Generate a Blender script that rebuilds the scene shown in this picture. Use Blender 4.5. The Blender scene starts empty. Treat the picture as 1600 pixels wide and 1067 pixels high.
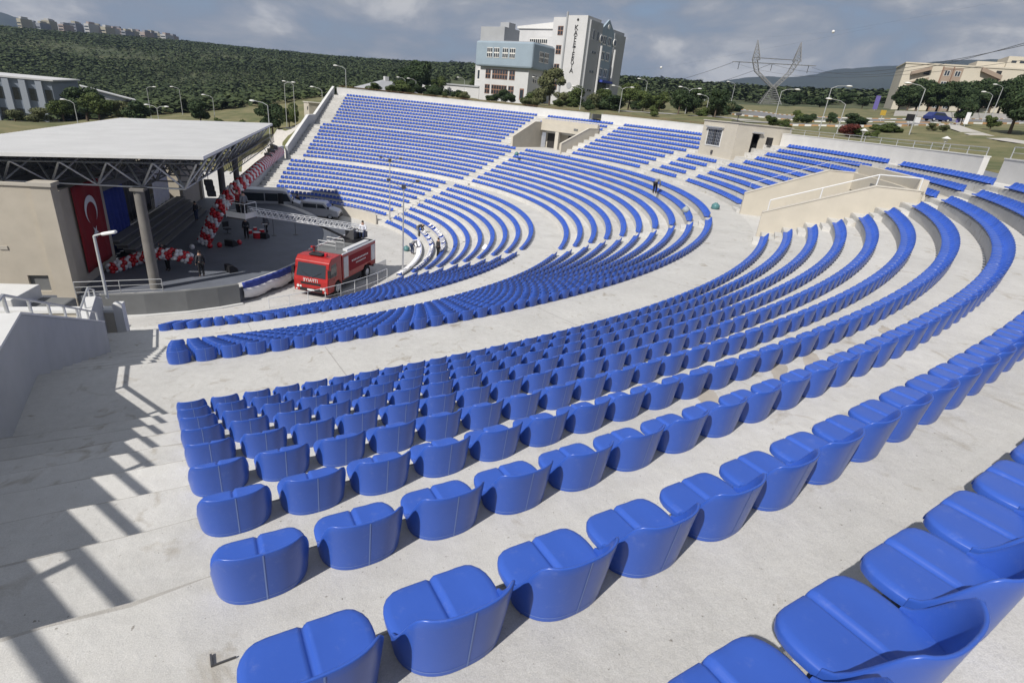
import bpy, bmesh, math, random
import numpy as np
from mathutils import Vector, Matrix
random.seed(7); RNG = np.random.default_rng(11)
sc = bpy.context.scene
COL = sc.collection
PI = math.pi
def rad(d): return math.radians(d)

# ------------------------------------------------------------------ camera
CAM = np.array([13.67, -52.29, 13.2])
F0, PITCH, ROLL, HEAD = 850.99, 0.41008, 0.10019, rad(72.5)
fw = np.array([math.cos(HEAD), math.sin(HEAD), 0.0]); rt = np.array([math.sin(HEAD), -math.cos(HEAD), 0.0]); zz = np.array([0, 0, 1.0])
CF = fw*math.cos(PITCH) - zz*math.sin(PITCH)
CU0 = fw*math.sin(PITCH) + zz*math.cos(PITCH)
CX = rt*math.cos(ROLL) + CU0*math.sin(ROLL)
CU = CU0*math.cos(ROLL) - rt*math.sin(ROLL)
cd = bpy.data.cameras.new("camera"); cam = bpy.data.objects.new("camera", cd); COL.objects.link(cam)
cd.sensor_width = 36; cd.sensor_fit = 'HORIZONTAL'; cd.lens = 36*F0/1600; cd.clip_start = 0.05; cd.clip_end = 20000
M = Matrix(((CX[0], CU[0], -CF[0], CAM[0]), (CX[1], CU[1], -CF[1], CAM[1]), (CX[2], CU[2], -CF[2], CAM[2]), (0, 0, 0, 1)))
cam.matrix_world = M
sc.camera = cam
def ray(x, y): return CF + CX*(x-800)/F0 - CU*(y-533.5)/F0
def at(x, y, D):            # world point seen at photo position (x, y), D metres away over the ground
    d = ray(x, y); return CAM + d*(D/math.hypot(d[0], d[1]))
def atz(x, y, z):
    d = ray(x, y); return CAM + d*((z-CAM[2])/d[2])
def atx(x, y, X):
    d = ray(x, y); return CAM + d*((X-CAM[0])/d[0])

# ------------------------------------------------------------------ light
SUN = np.array([-0.85, -0.64, 1.0]); SUN /= np.linalg.norm(SUN)
ELEV = math.asin(SUN[2]); AZ = math.atan2(SUN[1], SUN[0])
w = bpy.data.worlds.new("World"); sc.world = w; w.use_nodes = True
nt = w.node_tree; N = nt.nodes; L = nt.links
bgn = N["Background"]
sky = N.new("ShaderNodeTexSky"); sky.sky_type = 'NISHITA'; sky.sun_disc = False
sky.sun_elevation = ELEV; sky.sun_rotation = PI/2 - AZ
sky.air_density = 1.0; sky.dust_density = 1.5; sky.ozone_density = 1.5
tc = N.new("ShaderNodeTexCoord")
mp = N.new("ShaderNodeMapping"); mp.inputs["Scale"].default_value = (1.0, 1.0, 2.6)
L.new(tc.outputs["Generated"], mp.inputs["Vector"])
n1 = N.new("ShaderNodeTexNoise"); n1.inputs["Scale"].default_value = 4.2; n1.inputs["Detail"].default_value = 7; n1.inputs["Roughness"].default_value = 0.56; n1.inputs["Distortion"].default_value = 0.35
L.new(mp.outputs["Vector"], n1.inputs["Vector"])
cr = N.new("ShaderNodeValToRGB")
e = cr.color_ramp.elements
e[0].position = 0.36; e[0].color = (1.15, 1.5, 2.1, 1)
e[1].position = 0.63; e[1].color = (3.7, 3.6, 3.55, 1)
q = e.new(0.46); q.color = (1.4, 1.6, 2.0, 1)
q = e.new(0.55); q.color = (2.15, 2.2, 2.4, 1)
L.new(n1.outputs["Fac"], cr.inputs["Fac"])
cov = N.new("ShaderNodeValToRGB"); cov.color_ramp.elements[0].position = 0.30; cov.color_ramp.elements[0].color = (.80, .80, .80, 1); cov.color_ramp.elements[1].position = 0.5; cov.color_ramp.elements[1].color = (.95, .95, .95, 1)
L.new(n1.outputs["Fac"], cov.inputs["Fac"])
mx = N.new("ShaderNodeMixRGB"); L.new(cov.outputs["Color"], mx.inputs["Fac"]); L.new(sky.outputs["Color"], mx.inputs["Color1"]); L.new(cr.outputs["Color"], mx.inputs["Color2"])
L.new(mx.outputs["Color"], bgn.inputs["Color"]); bgn.inputs["Strength"].default_value = 0.142
sd = bpy.data.lights.new("sun", 'SUN'); sd.energy = 4.4; sd.angle = rad(0.5); sd.color = (1.0, 0.955, 0.89)
so = bpy.data.objects.new("sun", sd); COL.objects.link(so)
so.rotation_euler = Vector((-SUN[0], -SUN[1], -SUN[2])).to_track_quat('-Z', 'Y').to_euler(); so.location = (-40, -30, 60)
sc.view_settings.view_transform = 'Standard'; sc.view_settings.look = 'None'; sc.view_settings.exposure = 0.26; sc.view_settings.gamma = 1.0
sc.render.engine = 'CYCLES'
sc.cycles.max_bounces = 6; sc.cycles.diffuse_bounces = 3; sc.cycles.glossy_bounces = 3; sc.cycles.transparent_max_bounces = 6

# ------------------------------------------------------------------ materials
MATS = {}
def mat(name, col, rough=0.7, metal=0.0, var=0.0, vscale=3.0, bump=0.0, bscale=40.0, col2=None, spec=0.4, detail=6, emit=None, alpha=None):
    if name in MATS: return MATS[name]
    m = bpy.data.materials.new(name); m.use_nodes = True; t = m.node_tree; b = t.nodes["Principled BSDF"]
    b.inputs["Base Color"].default_value = (*col, 1); b.inputs["Roughness"].default_value = rough; b.inputs["Metallic"].default_value = metal
    b.inputs["Specular IOR Level"].default_value = spec
    if var or col2 or bump:
        g = t.nodes.new("ShaderNodeNewGeometry")
    if var or col2:
        n = t.nodes.new("ShaderNodeTexNoise"); n.inputs["Scale"].default_value = vscale; n.inputs["Detail"].default_value = detail; n.inputs["Roughness"].default_value = 0.62
        t.links.new(g.outputs["Position"], n.inputs["Vector"])
        r = t.nodes.new("ShaderNodeValToRGB"); t.links.new(n.outputs["Fac"], r.inputs["Fac"])
        c2 = col2 or tuple(min(1, c*(1+var)) for c in col); c1 = col if col2 else tuple(c*(1-var) for c in col)
        r.color_ramp.elements[0].position = 0.34; r.color_ramp.elements[0].color = (*c1, 1); r.color_ramp.elements[1].position = 0.66; r.color_ramp.elements[1].color = (*c2, 1)
        t.links.new(r.outputs["Color"], b.inputs["Base Color"])
    if bump:
        n = t.nodes.new("ShaderNodeTexNoise"); n.inputs["Scale"].default_value = bscale; n.inputs["Detail"].default_value = 4
        t.links.new(g.outputs["Position"], n.inputs["Vector"])
        bp = t.nodes.new("ShaderNodeBump"); bp.inputs["Strength"].default_value = bump; bp.inputs["Distance"].default_value = 0.02
        t.links.new(n.outputs["Fac"], bp.inputs["Height"]); t.links.new(bp.outputs["Normal"], b.inputs["Normal"])
    if emit: b.inputs["Emission Color"].default_value = (*emit, 1); b.inputs["Emission Strength"].default_value = 1
    MATS[name] = m; return m

def concrete_mat(name, base, stains=True, fine=1.0):
    m = bpy.data.materials.new(name); m.use_nodes = True; t = m.node_tree; b = t.nodes["Principled BSDF"]; nn = t.nodes; ll = t.links
    g = nn.new("ShaderNodeNewGeometry")
    def noise(s, d=6, r=.6, dist=0):
        n = nn.new("ShaderNodeTexNoise"); n.inputs["Scale"].default_value = s; n.inputs["Detail"].default_value = d; n.inputs["Roughness"].default_value = r; n.inputs["Distortion"].default_value = dist
        ll.new(g.outputs["Position"], n.inputs["Vector"]); return n
    def ramp(n, p0, c0, p1, c1):
        r = nn.new("ShaderNodeValToRGB"); ll.new(n.outputs["Fac"], r.inputs["Fac"])
        r.color_ramp.elements[0].position = p0; r.color_ramp.elements[0].color = (*c0, 1); r.color_ramp.elements[1].position = p1; r.color_ramp.elements[1].color = (*c1, 1); return r
    def mul(a, c):
        x = nn.new("ShaderNodeMixRGB"); x.blend_type = 'MULTIPLY'; x.inputs["Fac"].default_value = 1; ll.new(a, x.inputs["Color1"]); ll.new(c, x.inputs["Color2"]); return x.outputs["Color"]
    c = ramp(noise(.55, 8, .65, .4), .3, tuple(v*.88 for v in base), .7, tuple(v*1.06 for v in base)).outputs["Color"]
    c = mul(c, ramp(noise(7, 8, .7), .25, (.89, .885, .875), .75, (1.04, 1.04, 1.04)).outputs["Color"])
    c = mul(c, ramp(noise(160*fine, 3, .7), .2, (.78, .78, .77), .62, (1.06, 1.06, 1.06)).outputs["Color"])
    if stains:
        c = mul(c, ramp(noise(1.7, 5, .55, 1.5), 0.28, (.70, .655, .59), .40, (1, 1, 1)).outputs["Color"])
        c = mul(c, ramp(noise(38, 2, .5), .24, (.5, .48, .45), .29, (1, 1, 1)).outputs["Color"])
    oi = nn.new("ShaderNodeObjectInfo"); mr = nn.new("ShaderNodeMapRange"); mr.inputs["To Min"].default_value = .89; mr.inputs["To Max"].default_value = 1.06; ll.new(oi.outputs["Random"], mr.inputs["Value"])
    vm = nn.new("ShaderNodeVectorMath"); vm.operation = 'SCALE'; ll.new(c, vm.inputs[0]); ll.new(mr.outputs["Result"], vm.inputs["Scale"]); c = vm.outputs["Vector"]
    ll.new(c, b.inputs["Base Color"]); b.inputs["Roughness"].default_value = .9; b.inputs["Specular IOR Level"].default_value = .25
    n2 = noise(190*fine, 5, .8); bp = nn.new("ShaderNodeBump"); bp.inputs["Strength"].default_value = .5; bp.inputs["Distance"].default_value = .008
    ll.new(n2.outputs["Fac"], bp.inputs["Height"])
    n3 = noise(5, 4, .6); bp2 = nn.new("ShaderNodeBump"); bp2.inputs["Strength"].default_value = .35; bp2.inputs["Distance"].default_value = .03
    ll.new(n3.outputs["Fac"], bp2.inputs["Height"]); ll.new(bp.outputs["Normal"], bp2.inputs["Normal"]); ll.new(bp2.outputs["Normal"], b.inputs["Normal"])
    MATS[name] = m; return m
CONC = concrete_mat("concrete", (.575, .568, .55))
NOSE = concrete_mat("worn_nosing", (.43, .415, .39), True)
CONCF = concrete_mat("floor_concrete", (.55, .543, .53), True, .5)
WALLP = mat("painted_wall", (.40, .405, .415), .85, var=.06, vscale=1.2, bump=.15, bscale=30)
RIMP = mat("rim_paint", (.56, .555, .545), .85, var=.05, vscale=.8, bump=.12, bscale=25)
BEIGE = mat("beige_render", (.47, .435, .37), .88, var=.05, vscale=.9, bump=.15, bscale=30)
BEIGE2 = mat("beige_coping", (.48, .45, .395), .85, var=.04, vscale=1.5)
WHITE = mat("white_paint", (.62, .62, .61), .5, var=.03, vscale=2)
STEEL = mat("galvanised_steel", (.52, .53, .54), .45, .6, var=.08, vscale=6)
STEELW = mat("white_steel", (.66, .67, .68), .4, .1)
DARKST = mat("dark_steel", (.10, .10, .105), .5, .5)
RUST = mat("rusty_steel", (.20, .12, .075), .8, .2, var=.3, vscale=8)
BLACK = mat("black_plastic", (.015, .015, .017), .5)
RUBBER = mat("rubber", (.018, .018, .018), .9)
GLASS = mat("dark_glass", (.025, .032, .04), .08, spec=.8)
DOORM = mat("dark_door", (.035, .033, .032), .5)
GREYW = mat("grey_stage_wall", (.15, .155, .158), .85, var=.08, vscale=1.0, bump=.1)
STAGEF = mat("stage_floor", (.13, .142, .17), .6, var=.1, vscale=.8)
ROOFM = mat("roof_sheet", (.44, .445, .452), .5, .0, var=.05, vscale=.5)
RED = mat("red_paint", (.33, .012, .010), .3, var=.12, vscale=2, spec=.6)
REDF = mat("red_cloth", (.23, .006, .010), .8, var=.08, vscale=1.4)
BALR = mat("red_balloon", (.50, .012, .02), .22, spec=.6)
BALW = mat("white_balloon", (.74, .74, .75), .22, spec=.6)
BLUEC = mat("blue_cloth", (.035, .06, .30), .8, var=.15, vscale=2)
WHITEC = mat("white_cloth", (.74, .74, .76), .85, var=.03)
SILVER = mat("silver_paint", (.52, .53, .545), .35, .25, spec=.6)
ASPH = mat("asphalt", (.17, .17, .175), .92, var=.1, vscale=.4)
KERBW = mat("kerb_white", (.66, .65, .62), .8)
KERBR = mat("kerb_ochre", (.42, .25, .12), .8)
BARK = mat("bark", (.10, .075, .055), .95, var=.3, vscale=6)
TEAL = mat("teal_bag", (.08, .19, .20), .4)
SKIN = mat("skin", (.42, .26, .19), .6); HAIRM = mat("hair", (.02, .016, .013), .7)
def seat_mat():
    m = bpy.data.materials.new("blue_plastic"); m.use_nodes = True; t = m.node_tree; b = t.nodes["Principled BSDF"]; nn = t.nodes; ll = t.links
    g = nn.new("ShaderNodeNewGeometry")
    n = nn.new("ShaderNodeTexNoise"); n.inputs["Scale"].default_value = 1.3; n.inputs["Detail"].default_value = 7; n.inputs["Roughness"].default_value = .65
    ll.new(g.outputs["Position"], n.inputs["Vector"])
    r = nn.new("ShaderNodeValToRGB"); ll.new(n.outputs["Fac"], r.inputs["Fac"])
    r.color_ramp.elements[0].position = .3; r.color_ramp.elements[0].color = (.030, .088, .40, 1); r.color_ramp.elements[1].position = .72; r.color_ramp.elements[1].color = (.038, .104, .45, 1)
    n2 = nn.new("ShaderNodeTexNoise"); n2.inputs["Scale"].default_value = 14; n2.inputs["Detail"].default_value = 8; n2.inputs["Roughness"].default_value = .8; ll.new(g.outputs["Position"], n2.inputs["Vector"])
    d = nn.new("ShaderNodeValToRGB"); ll.new(n2.outputs["Fac"], d.inputs["Fac"]); d.color_ramp.elements[0].position = .56; d.color_ramp.elements[0].color = (0, 0, 0, 1); d.color_ramp.elements[1].position = .78; d.color_ramp.elements[1].color = (.34, .34, .34, 1)
    mxx = nn.new("ShaderNodeMixRGB"); ll.new(d.outputs["Color"], mxx.inputs["Fac"]); ll.new(r.outputs["Color"], mxx.inputs["Color1"]); mxx.inputs["Color2"].default_value = (.20, .25, .50, 1)
    mr = nn.new("ShaderNodeMapRange"); mr.inputs["To Min"].default_value = .90; mr.inputs["To Max"].default_value = 1.07; ll.new(g.outputs["Random Per Island"], mr.inputs["Value"])
    vm = nn.new("ShaderNodeVectorMath"); vm.operation = 'SCALE'; ll.new(mxx.outputs["Color"], vm.inputs[0]); ll.new(mr.outputs["Result"], vm.inputs["Scale"])
    ll.new(vm.outputs["Vector"], b.inputs["Base Color"])
    rr = nn.new("ShaderNodeMapRange"); ll.new(n2.outputs["Fac"], rr.inputs["Value"]); rr.inputs["To Min"].default_value = .22; rr.inputs["To Max"].default_value = .42; ll.new(rr.outputs["Result"], b.inputs["Roughness"])
    b.inputs["Specular IOR Level"].default_value = .5
    MATS["blue_plastic"] = m; return m
SEATM = seat_mat()
SEAMM = mat("seam_plastic", (.17, .25, .54), .5)

# ------------------------------------------------------------------ helpers
def tag(o, label=None, cat=None, group=None, kind=None):
    if label: o["label"] = label
    if cat: o["category"] = cat
    if group: o["group"] = group
    if kind: o["kind"] = kind
    return o
class MB:
    def __init__(s): s.v = []; s.f = []
    def add(s, v, f):
        k = len(s.v); s.v += [tuple(map(float, p)) for p in v]; s.f += [tuple(i+k for i in q) for q in f]; return s
    def box(s, x0, x1, y0, y1, z0, z1):
        return s.add([(x0,y0,z0),(x1,y0,z0),(x1,y1,z0),(x0,y1,z0),(x0,y0,z1),(x1,y0,z1),(x1,y1,z1),(x0,y1,z1)],
                     [(0,3,2,1),(4,5,6,7),(0,1,5,4),(1,2,6,5),(2,3,7,6),(3,0,4,7)])
    def prism(s, poly, a, b, axis='z'):       # polygon (2D) extruded from a to b along an axis
        n = len(poly)
        def P(p, h):
            if axis == 'z': return (p[0], p[1], h)
            if axis == 'y': return (p[0], h, p[1])
            return (h, p[0], p[1])
        v = [P(p, a) for p in poly] + [P(p, b) for p in poly]
        f = [tuple(range(n))[::-1], tuple(range(n, 2*n))] + [(i, (i+1) % n, n+(i+1) % n, n+i) for i in range(n)]
        return s.add(v, f)
    def tube(s, p, q, r, r2=None, n=8, caps=True):
        p = Vector(p); q = Vector(q); d = (q-p)
        if d.length < 1e-6: return s
        d.normalize(); a = d.orthogonal().normalized(); b = d.cross(a); r2 = r if r2 is None else r2
        v = []
        for c, rr in ((p, r), (q, r2)):
            for i in range(n):
                t = 2*PI*i/n; v.append(c + a*(rr*math.cos(t)) + b*(rr*math.sin(t)))
        f = [(i, (i+1) % n, n+(i+1) % n, n+i) for i in range(n)]
        if caps: f += [tuple(range(n))[::-1], tuple(range(n, 2*n))]
        return s.add(v, f)
    def path(s, pts, r, n=6):
        for a, b in zip(pts[:-1], pts[1:]): s.tube(a, b, r, n=n)
        return s
    def ball(s, c, r, n=8, m=6, sz=1.0):
        c = Vector(c); v = [c + Vector((0, 0, r*sz))]
        for j in range(1, m):
            ph = PI*j/m
            for i in range(n): v.append(c + Vector((r*math.sin(ph)*math.cos(2*PI*i/n), r*math.sin(ph)*math.sin(2*PI*i/n), r*sz*math.cos(ph))))
        v.append(c - Vector((0, 0, r*sz))); f = []
        for i in range(n): f.append((0, 1+i, 1+(i+1) % n))
        for j in range(m-2):
            for i in range(n): a = 1+j*n; f.append((a+i, a+n+i, a+n+(i+1) % n, a+(i+1) % n))
        a = 1+(m-2)*n
        for i in range(n): f.append((a+i, len(v)-1, a+(i+1) % n))
        return s.add(v, f)
    def grid(s, P):          # 2D array of points
        h = len(P); w_ = len(P[0]); v = [p for r in P for p in r]
        return s.add(v, [(j*w_+i, j*w_+i+1, (j+1)*w_+i+1, (j+1)*w_+i) for j in range(h-1) for i in range(w_-1)])
    def mesh(s, name, m, smooth=False):
        me = bpy.data.meshes.new(name); me.from_pydata(s.v, [], s.f); me.update()
        if m: me.materials.append(m)
        if smooth: me.shade_smooth()
        return me
    def build(s, name, m, parent=None, smooth=False, kind=None, bevel=0):
        o = bpy.data.objects.new(name, s.mesh(name, m, smooth)); COL.objects.link(o)
        if parent: o.parent = parent
        if kind: o["kind"] = kind
        if bevel:
            bv = o.modifiers.new("bevel", 'BEVEL'); bv.width = bevel; bv.segments = 2; bv.limit_method = 'ANGLE'
        return o
def empty(name, loc=(0, 0, 0), rz=0.0, label=None, cat=None, group=None, kind=None):
    o = bpy.data.objects.new(name, None); COL.objects.link(o); o.location = [float(c) for c in loc]; o.rotation_euler = (0, 0, rz); o.empty_display_size = .2
    return tag(o, label, cat, group, kind)
def place(name, me, parent=None, loc=(0, 0, 0), rz=0.0, scale=1.0):
    o = bpy.data.objects.new(name, me); COL.objects.link(o); o.location = [float(c) for c in loc]; o.rotation_euler = (0, 0, rz)
    if scale != 1.0: o.scale = (scale,)*3
    if parent: o.parent = parent
    return o
def smooth_by_angle(o, deg=40):
    me = o.data; me.shade_smooth()
    try: me.set_sharp_from_angle(angle=rad(deg))
    except Exception: pass
    return o
def text_mesh(s, size, depth=0.02, mirror=False):
    cu = bpy.data.curves.new("txt", 'FONT'); cu.body = s; cu.size = size; cu.extrude = depth; cu.align_x = 'CENTER'; cu.align_y = 'CENTER'
    o = bpy.data.objects.new("txt", cu); COL.objects.link(o)
    bpy.context.view_layer.update()
    me = bpy.data.meshes.new_from_object(o.evaluated_get(bpy.context.evaluated_depsgraph_get()))
    bpy.data.objects.remove(o)
    if mirror:
        for v in me.vertices: v.co.x *= -1
        me.flip_normals()
    return me
ORD = ["first", "second", "third", "fourth", "fifth", "sixth", "seventh", "eighth", "ninth", "tenth", "eleventh", "twelfth", "thirteenth", "fourteenth", "fifteenth", "sixteenth", "seventeenth", "eighteenth", "nineteenth"]
TENS = {20: ("twenty", "twentieth"), 30: ("thirty", "thirtieth"), 40: ("forty", "fortieth"), 50: ("fifty", "fiftieth"), 60: ("sixty", "sixtieth"), 70: ("seventy", "seventieth"), 80: ("eighty", "eightieth")}
def ordw(n):
    if n < 20: return ORD[n-1]
    t, u = n//10*10, n % 10
    return TENS[t][1] if u == 0 else TENS[t][0] + "-" + ORD[u-1]
def P3(r, a, z): return (r*math.cos(rad(a)), r*math.sin(rad(a)), z)

# ------------------------------------------------------------------ theatre geometry (bowl centre at the origin, axis +X)
SP = 0.5; EDGE = 0.30
ROW = {'A': [(44.839+k*1.0052, 7.9266+k*.4213) for k in range(10)],
       'B': [(32.469+k*1.0439, 3.8666+k*.4083) for k in range(10)],
       'C': [(19.875+k*1.08, -.193+k*.40) for k in range(10)]}
FZ = -.60; SZ = .45      # orchestra floor, stage floor
ROW['A'][9] = (53.85, 11.76)
SEQ = [('C', k) for k in range(10)] + [('B', k) for k in range(10)] + [('A', k) for k in range(10)]
RIM = 55.35
V0, V1 = 25.3, 36.7                # vomitory side walls
def end_angle(r):                  # where a row meets the straight side wall
    # wall line through (8.46,-43.73) along (-.254,.967), lower part jogged outward
    px_, py_ = (8.46, -43.73)
    if r < 32.4: px_ -= .48
    dx, dy = -.254, .967
    b = px_*dx+py_*dy; c = px_*px_+py_*py_-r*r; t = -b-math.sqrt(max(0, b*b-c))
    return math.degrees(math.atan2(-(py_+t*dy), px_+t*dx))
def ring(mb, r0, r1, z0, z1, a0, a1, step=1.0):
    n = max(1, int(math.ceil(abs(a1-a0)/step)))
    v = []; f = []
    for i in range(n+1):
        a = a0+(a1-a0)*i/n
        v += [P3(r0, a, z0), P3(r1, a, z0), P3(r1, a, z1), P3(r0, a, z1)]
    for i in range(n):
        k = 4*i
        f += [(k+3, k+2, k+6, k+7), (k, k+3, k+7, k+4), (k+1, k+5, k+6, k+2), (k, k+4, k+5, k+1)]
    f += [(0, 1, 2, 3), (4*n, 4*n+3, 4*n+2, 4*n+1)]
    return mb.add(v, f)

def step_ring(r0, r1, z0, z1, a0, a1):       # a tread with a worn, slightly uneven nosing
    mb = MB(); n = max(1, int(math.ceil(abs(a1-a0)/.35))); v = []; f = []; rg = random.Random(int(r0*100)); w0 = w1 = 0.0
    for i in range(n+1):
        a = a0+(a1-a0)*i/n; w0 = .7*w0+rg.uniform(-.006, .006); c = .030+rg.uniform(0, .026)
        v += [P3(r0+w0, a, z0), P3(r0+w0, a, z1-c), P3(r0+w0+c, a, z1), P3(r0+w0+c+.006+rg.random()**4*.032, a, z1), P3(r1, a, z1), P3(r1, a, z0)]
    for i in range(n):
        k = 6*i; f += [(k+j, k+j+1, k+j+7, k+j+6) for j in range(5)]
    f += [(0, 5, 4, 3, 2, 1), tuple(6*n+j for j in range(6))]
    mb.nosing = [5*i+q for i in range(n) for q in (1, 2)]
    return mb.add(v, f)
terr = empty("seating_terrace", kind="structure")
for i, (b, k) in enumerate(SEQ):
    r0 = ROW[b][k][0]-EDGE; z = ROW[b][k][1]
    if i+1 < len(SEQ): nb, nk = SEQ[i+1]; r1 = ROW[nb][nk][0]-EDGE+.02
    else: r1 = RIM+.1
    zb = z-1.2 if i else FZ-.3
    ea = end_angle((r0+r1)/2)+.15
    segs = [(-ea, ea)]
    if b == 'A' and k <= 6: segs = [(-ea, -V1), (-V0, V0), (V1, ea)]
    for a0, a1 in segs:
        mb_ = step_ring(r0, r1, zb, z, a0, a1); o = mb_.build("terrace_step", CONC, terr); o.data.materials.append(NOSE)
        for fi in mb_.nosing: o.data.polygons[fi].material_index = 1
JOINT = mat("joint_filler", (.30, .29, .275), .9)
jn = empty("expansion_joints", kind="structure")
for (b0, k0, r1_) in (('C', 9, ROW['B'][0][0]-EDGE-.02), ('B', 9, ROW['A'][0][0]-EDGE-.02)):
    R_, z_ = ROW[b0][k0]
    for a_ in range(-72, 76, 9):
        if abs(abs(a_)-31.6) < 3: continue
        da = math.degrees(.007/R_); v = [P3(R_+.1, a_-da, z_+.004), P3(r1_, a_-da, z_+.004), P3(r1_, a_+da, z_+.004), P3(R_+.1, a_+da, z_+.004)]
        MB().add(v, [(0, 1, 2, 3)]).build("joint_strip", JOINT, jn)
# stairs: half steps between the seat blocks
STAIR_W = 1.5
def half_steps(name, rows, amid_fn, w=STAIR_W):
    e_ = empty(name, kind="structure")
    for b, k in rows:
        R, z = ROW[b][k]
        i = SEQ.index((b, k)); zprev = ROW[SEQ[i-1][0]][SEQ[i-1][1]][1] if i else FZ
        am = amid_fn(R); hw = math.degrees(w/2/R)
        ring(MB(), R-EDGE-.36, R-EDGE+.03, zprev-.1, (z+zprev)/2, am-hw, am+hw, 1).build("stair_step", CONC, e_)
for s in (-1, 1):
    half_steps("stairway", [('C', k) for k in range(1, 10)], lambda R, s=s: s*31.6)
    half_steps("stairway", [('B', k) for k in range(10)], lambda R, s=s: s*31.6)
    for c, rows in ((38.65, range(10)), (23.9, range(10)), (4.8, range(10))):
        half_steps("stairway", [('A', k) for k in rows], lambda R, s=s, c=c: s*c, 1.5)
half_steps("stairway", SEQ[2:], lambda R: end_angle(R)-math.degrees(1.15/R), 2.1)

# ------------------------------------------------------------------ seats
def seat_parts(nu=24, nv=8, npx=18, npy=13):
    back = MB(); T = .014; PZ = .105
    def prof(u, h, off):     # u across, h height, off inward offset
        a = u*PI/2*.97; wsc = .91+.09*min(1, h/.3)
        sa = math.sin(a); x = (.243-off)*math.copysign(abs(sa)**.84, sa)*wsc; y = (.195)*(1-math.cos(a))**1.12 + off*math.cos(a)*.9 - .034*(h/.31)
        return x, y, h
    def ztop(u):
        t = max(0, min(1, (abs(u)-.50)/.5)); t = t*t*(3-2*t); return .322-(.322-PZ-.006)*t
    def zbot(u):
        t = max(0, (abs(u)-.74)/.26); return .058*(1-math.sqrt(max(0, 1-t*t))) if t > 0 else .0
    rowsP = []
    for i in range(nu+1):
        u = -1+2*i/nu; zt, zb = ztop(u), zbot(u); pr = []
        for j in range(nv+1): h = zb+(zt-T*.5-zb)*j/nv; pr.append(prof(u, h, 0.0))
        for q_ in (45, 90, 135): h = zt-T*.5+T*.5*math.sin(rad(q_)); pr.append(prof(u, h, T*.5*(1-math.cos(rad(q_)))))
        for j in range(nv+1): h = zt-T*.5+(max(zb, .03)-(zt-T*.5))*j/nv; pr.append(prof(u, h, T))
        rowsP.append(pr)
    back.grid(rowsP)
    pan = MB(); top = []
    def hw(y):
        w0 = .228
        if y < .22:
            c_ = 1-(max(0, y+.010)/.195)**(1/1.12); w0 = min(w0, (.243-T*.6)*.95*math.sqrt(max(0, 1-max(-1, c_)**2))**.84 if c_ > 0 else .226)
        if y < .24: return w0
        t = (y-.24)/.112; return .226-.084*(1-math.sqrt(max(0, 1-t*t)))
    def zp(x, y):
        f = min(1, max(0, (y-.07)/.06)); g = max(0, 1-abs(x)/.018)
        ins = .008*math.cos(min(1, abs(x)/.21)*PI/2)**2
        curl = .05*max(0, (.09-y)/.09)**2
        return PZ+.006*(y/.36)-ins*.6-.015*g*f+(.007*f if x > .002 else 0)*max(0, 1-abs(x-.022)/.06)+curl
    ys = [.006]+list(np.linspace(.03, .24, npy-6))+list(.24+.112*np.sin(np.linspace(.2, 1, 5)*PI/2))
    m_ = max(2, (npx-9)//2)
    if npx < 12: ys = [.006, .05, .13, .24, .31, .352]
    xs = [-1, -.985, -.94]+list(np.linspace(-.85, -.12, m_))+[-.085, -.04, 0, .04, .085]+list(np.linspace(.12, .85, m_))+[.94, .985, 1]
    if npx < 12: xs = [-1, -.93, -.5, -.06, .0, .06, .5, .93, 1]
    for y in ys:
        W = hw(y); sk = .042*min(1, max(0, (y-.08)/.08)); r_ = [(-W*.985, y, zp(-W, y)-.004-sk)]
        for s_ in xs:
            ed = max(0, (abs(s_)-.9)/.1); ey = max(0, (y-.325)/.03)
            r_.append((s_*W, y, zp(s_*W, y)-.014*ed*ed*min(1, max(0, (y-.1)/.06))-.010*ey*ey))
        r_.append((W*.985, y, zp(W, y)-.004-sk)); top.append(r_)
    last = top[-1]; top.append([(p[0]*.99, p[1]+.006, p[2]-.02 if 0 < i < len(last)-1 else p[2]) for i, p in enumerate(last)])
    top.append([(p[0]*.985, p[1]+.003, PZ-.045) for p in last])
    pan.grid(top)
    return back, pan
hb_, hp_ = seat_parts()
me_back = hb_.mesh("backrest", SEATM, True); me_pan = hp_.mesh("seat_pan", SEATM, True)
sm_ = MB(); pts = []
for j in range(9):
    h = .004+.311*j/8; pts.append([(-.0032, -.0014-.034*(h/.31), h), (.0032, -.0014-.034*(h/.31), h)])
sm_.grid([[p[1], p[0]] for p in pts])
me_line = None; ln_ = MB(); pts = []
for j in range(25):
    u = -.7+1.4*j/24; a_ = u*PI/2*.97; r_ = []
    for h in (.022, .0255): wsc = .91+.09*h/.3; r_.append((.2445*math.copysign(abs(math.sin(a_))**.84, math.sin(a_))*wsc, .195*(1-math.cos(a_))**1.12-.034*(h/.31)-.0013, h))
    pts.append(r_)
ln_.grid(pts); me_line = ln_.mesh("mould_line", SEAMM)
me_seam = sm_.mesh("mould_seam", SEAMM)
bk = MB().box(-.13, .13, .20, .24, -.005, .075)
me_brk = bk.mesh("mounting_bracket", DARKST)

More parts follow.
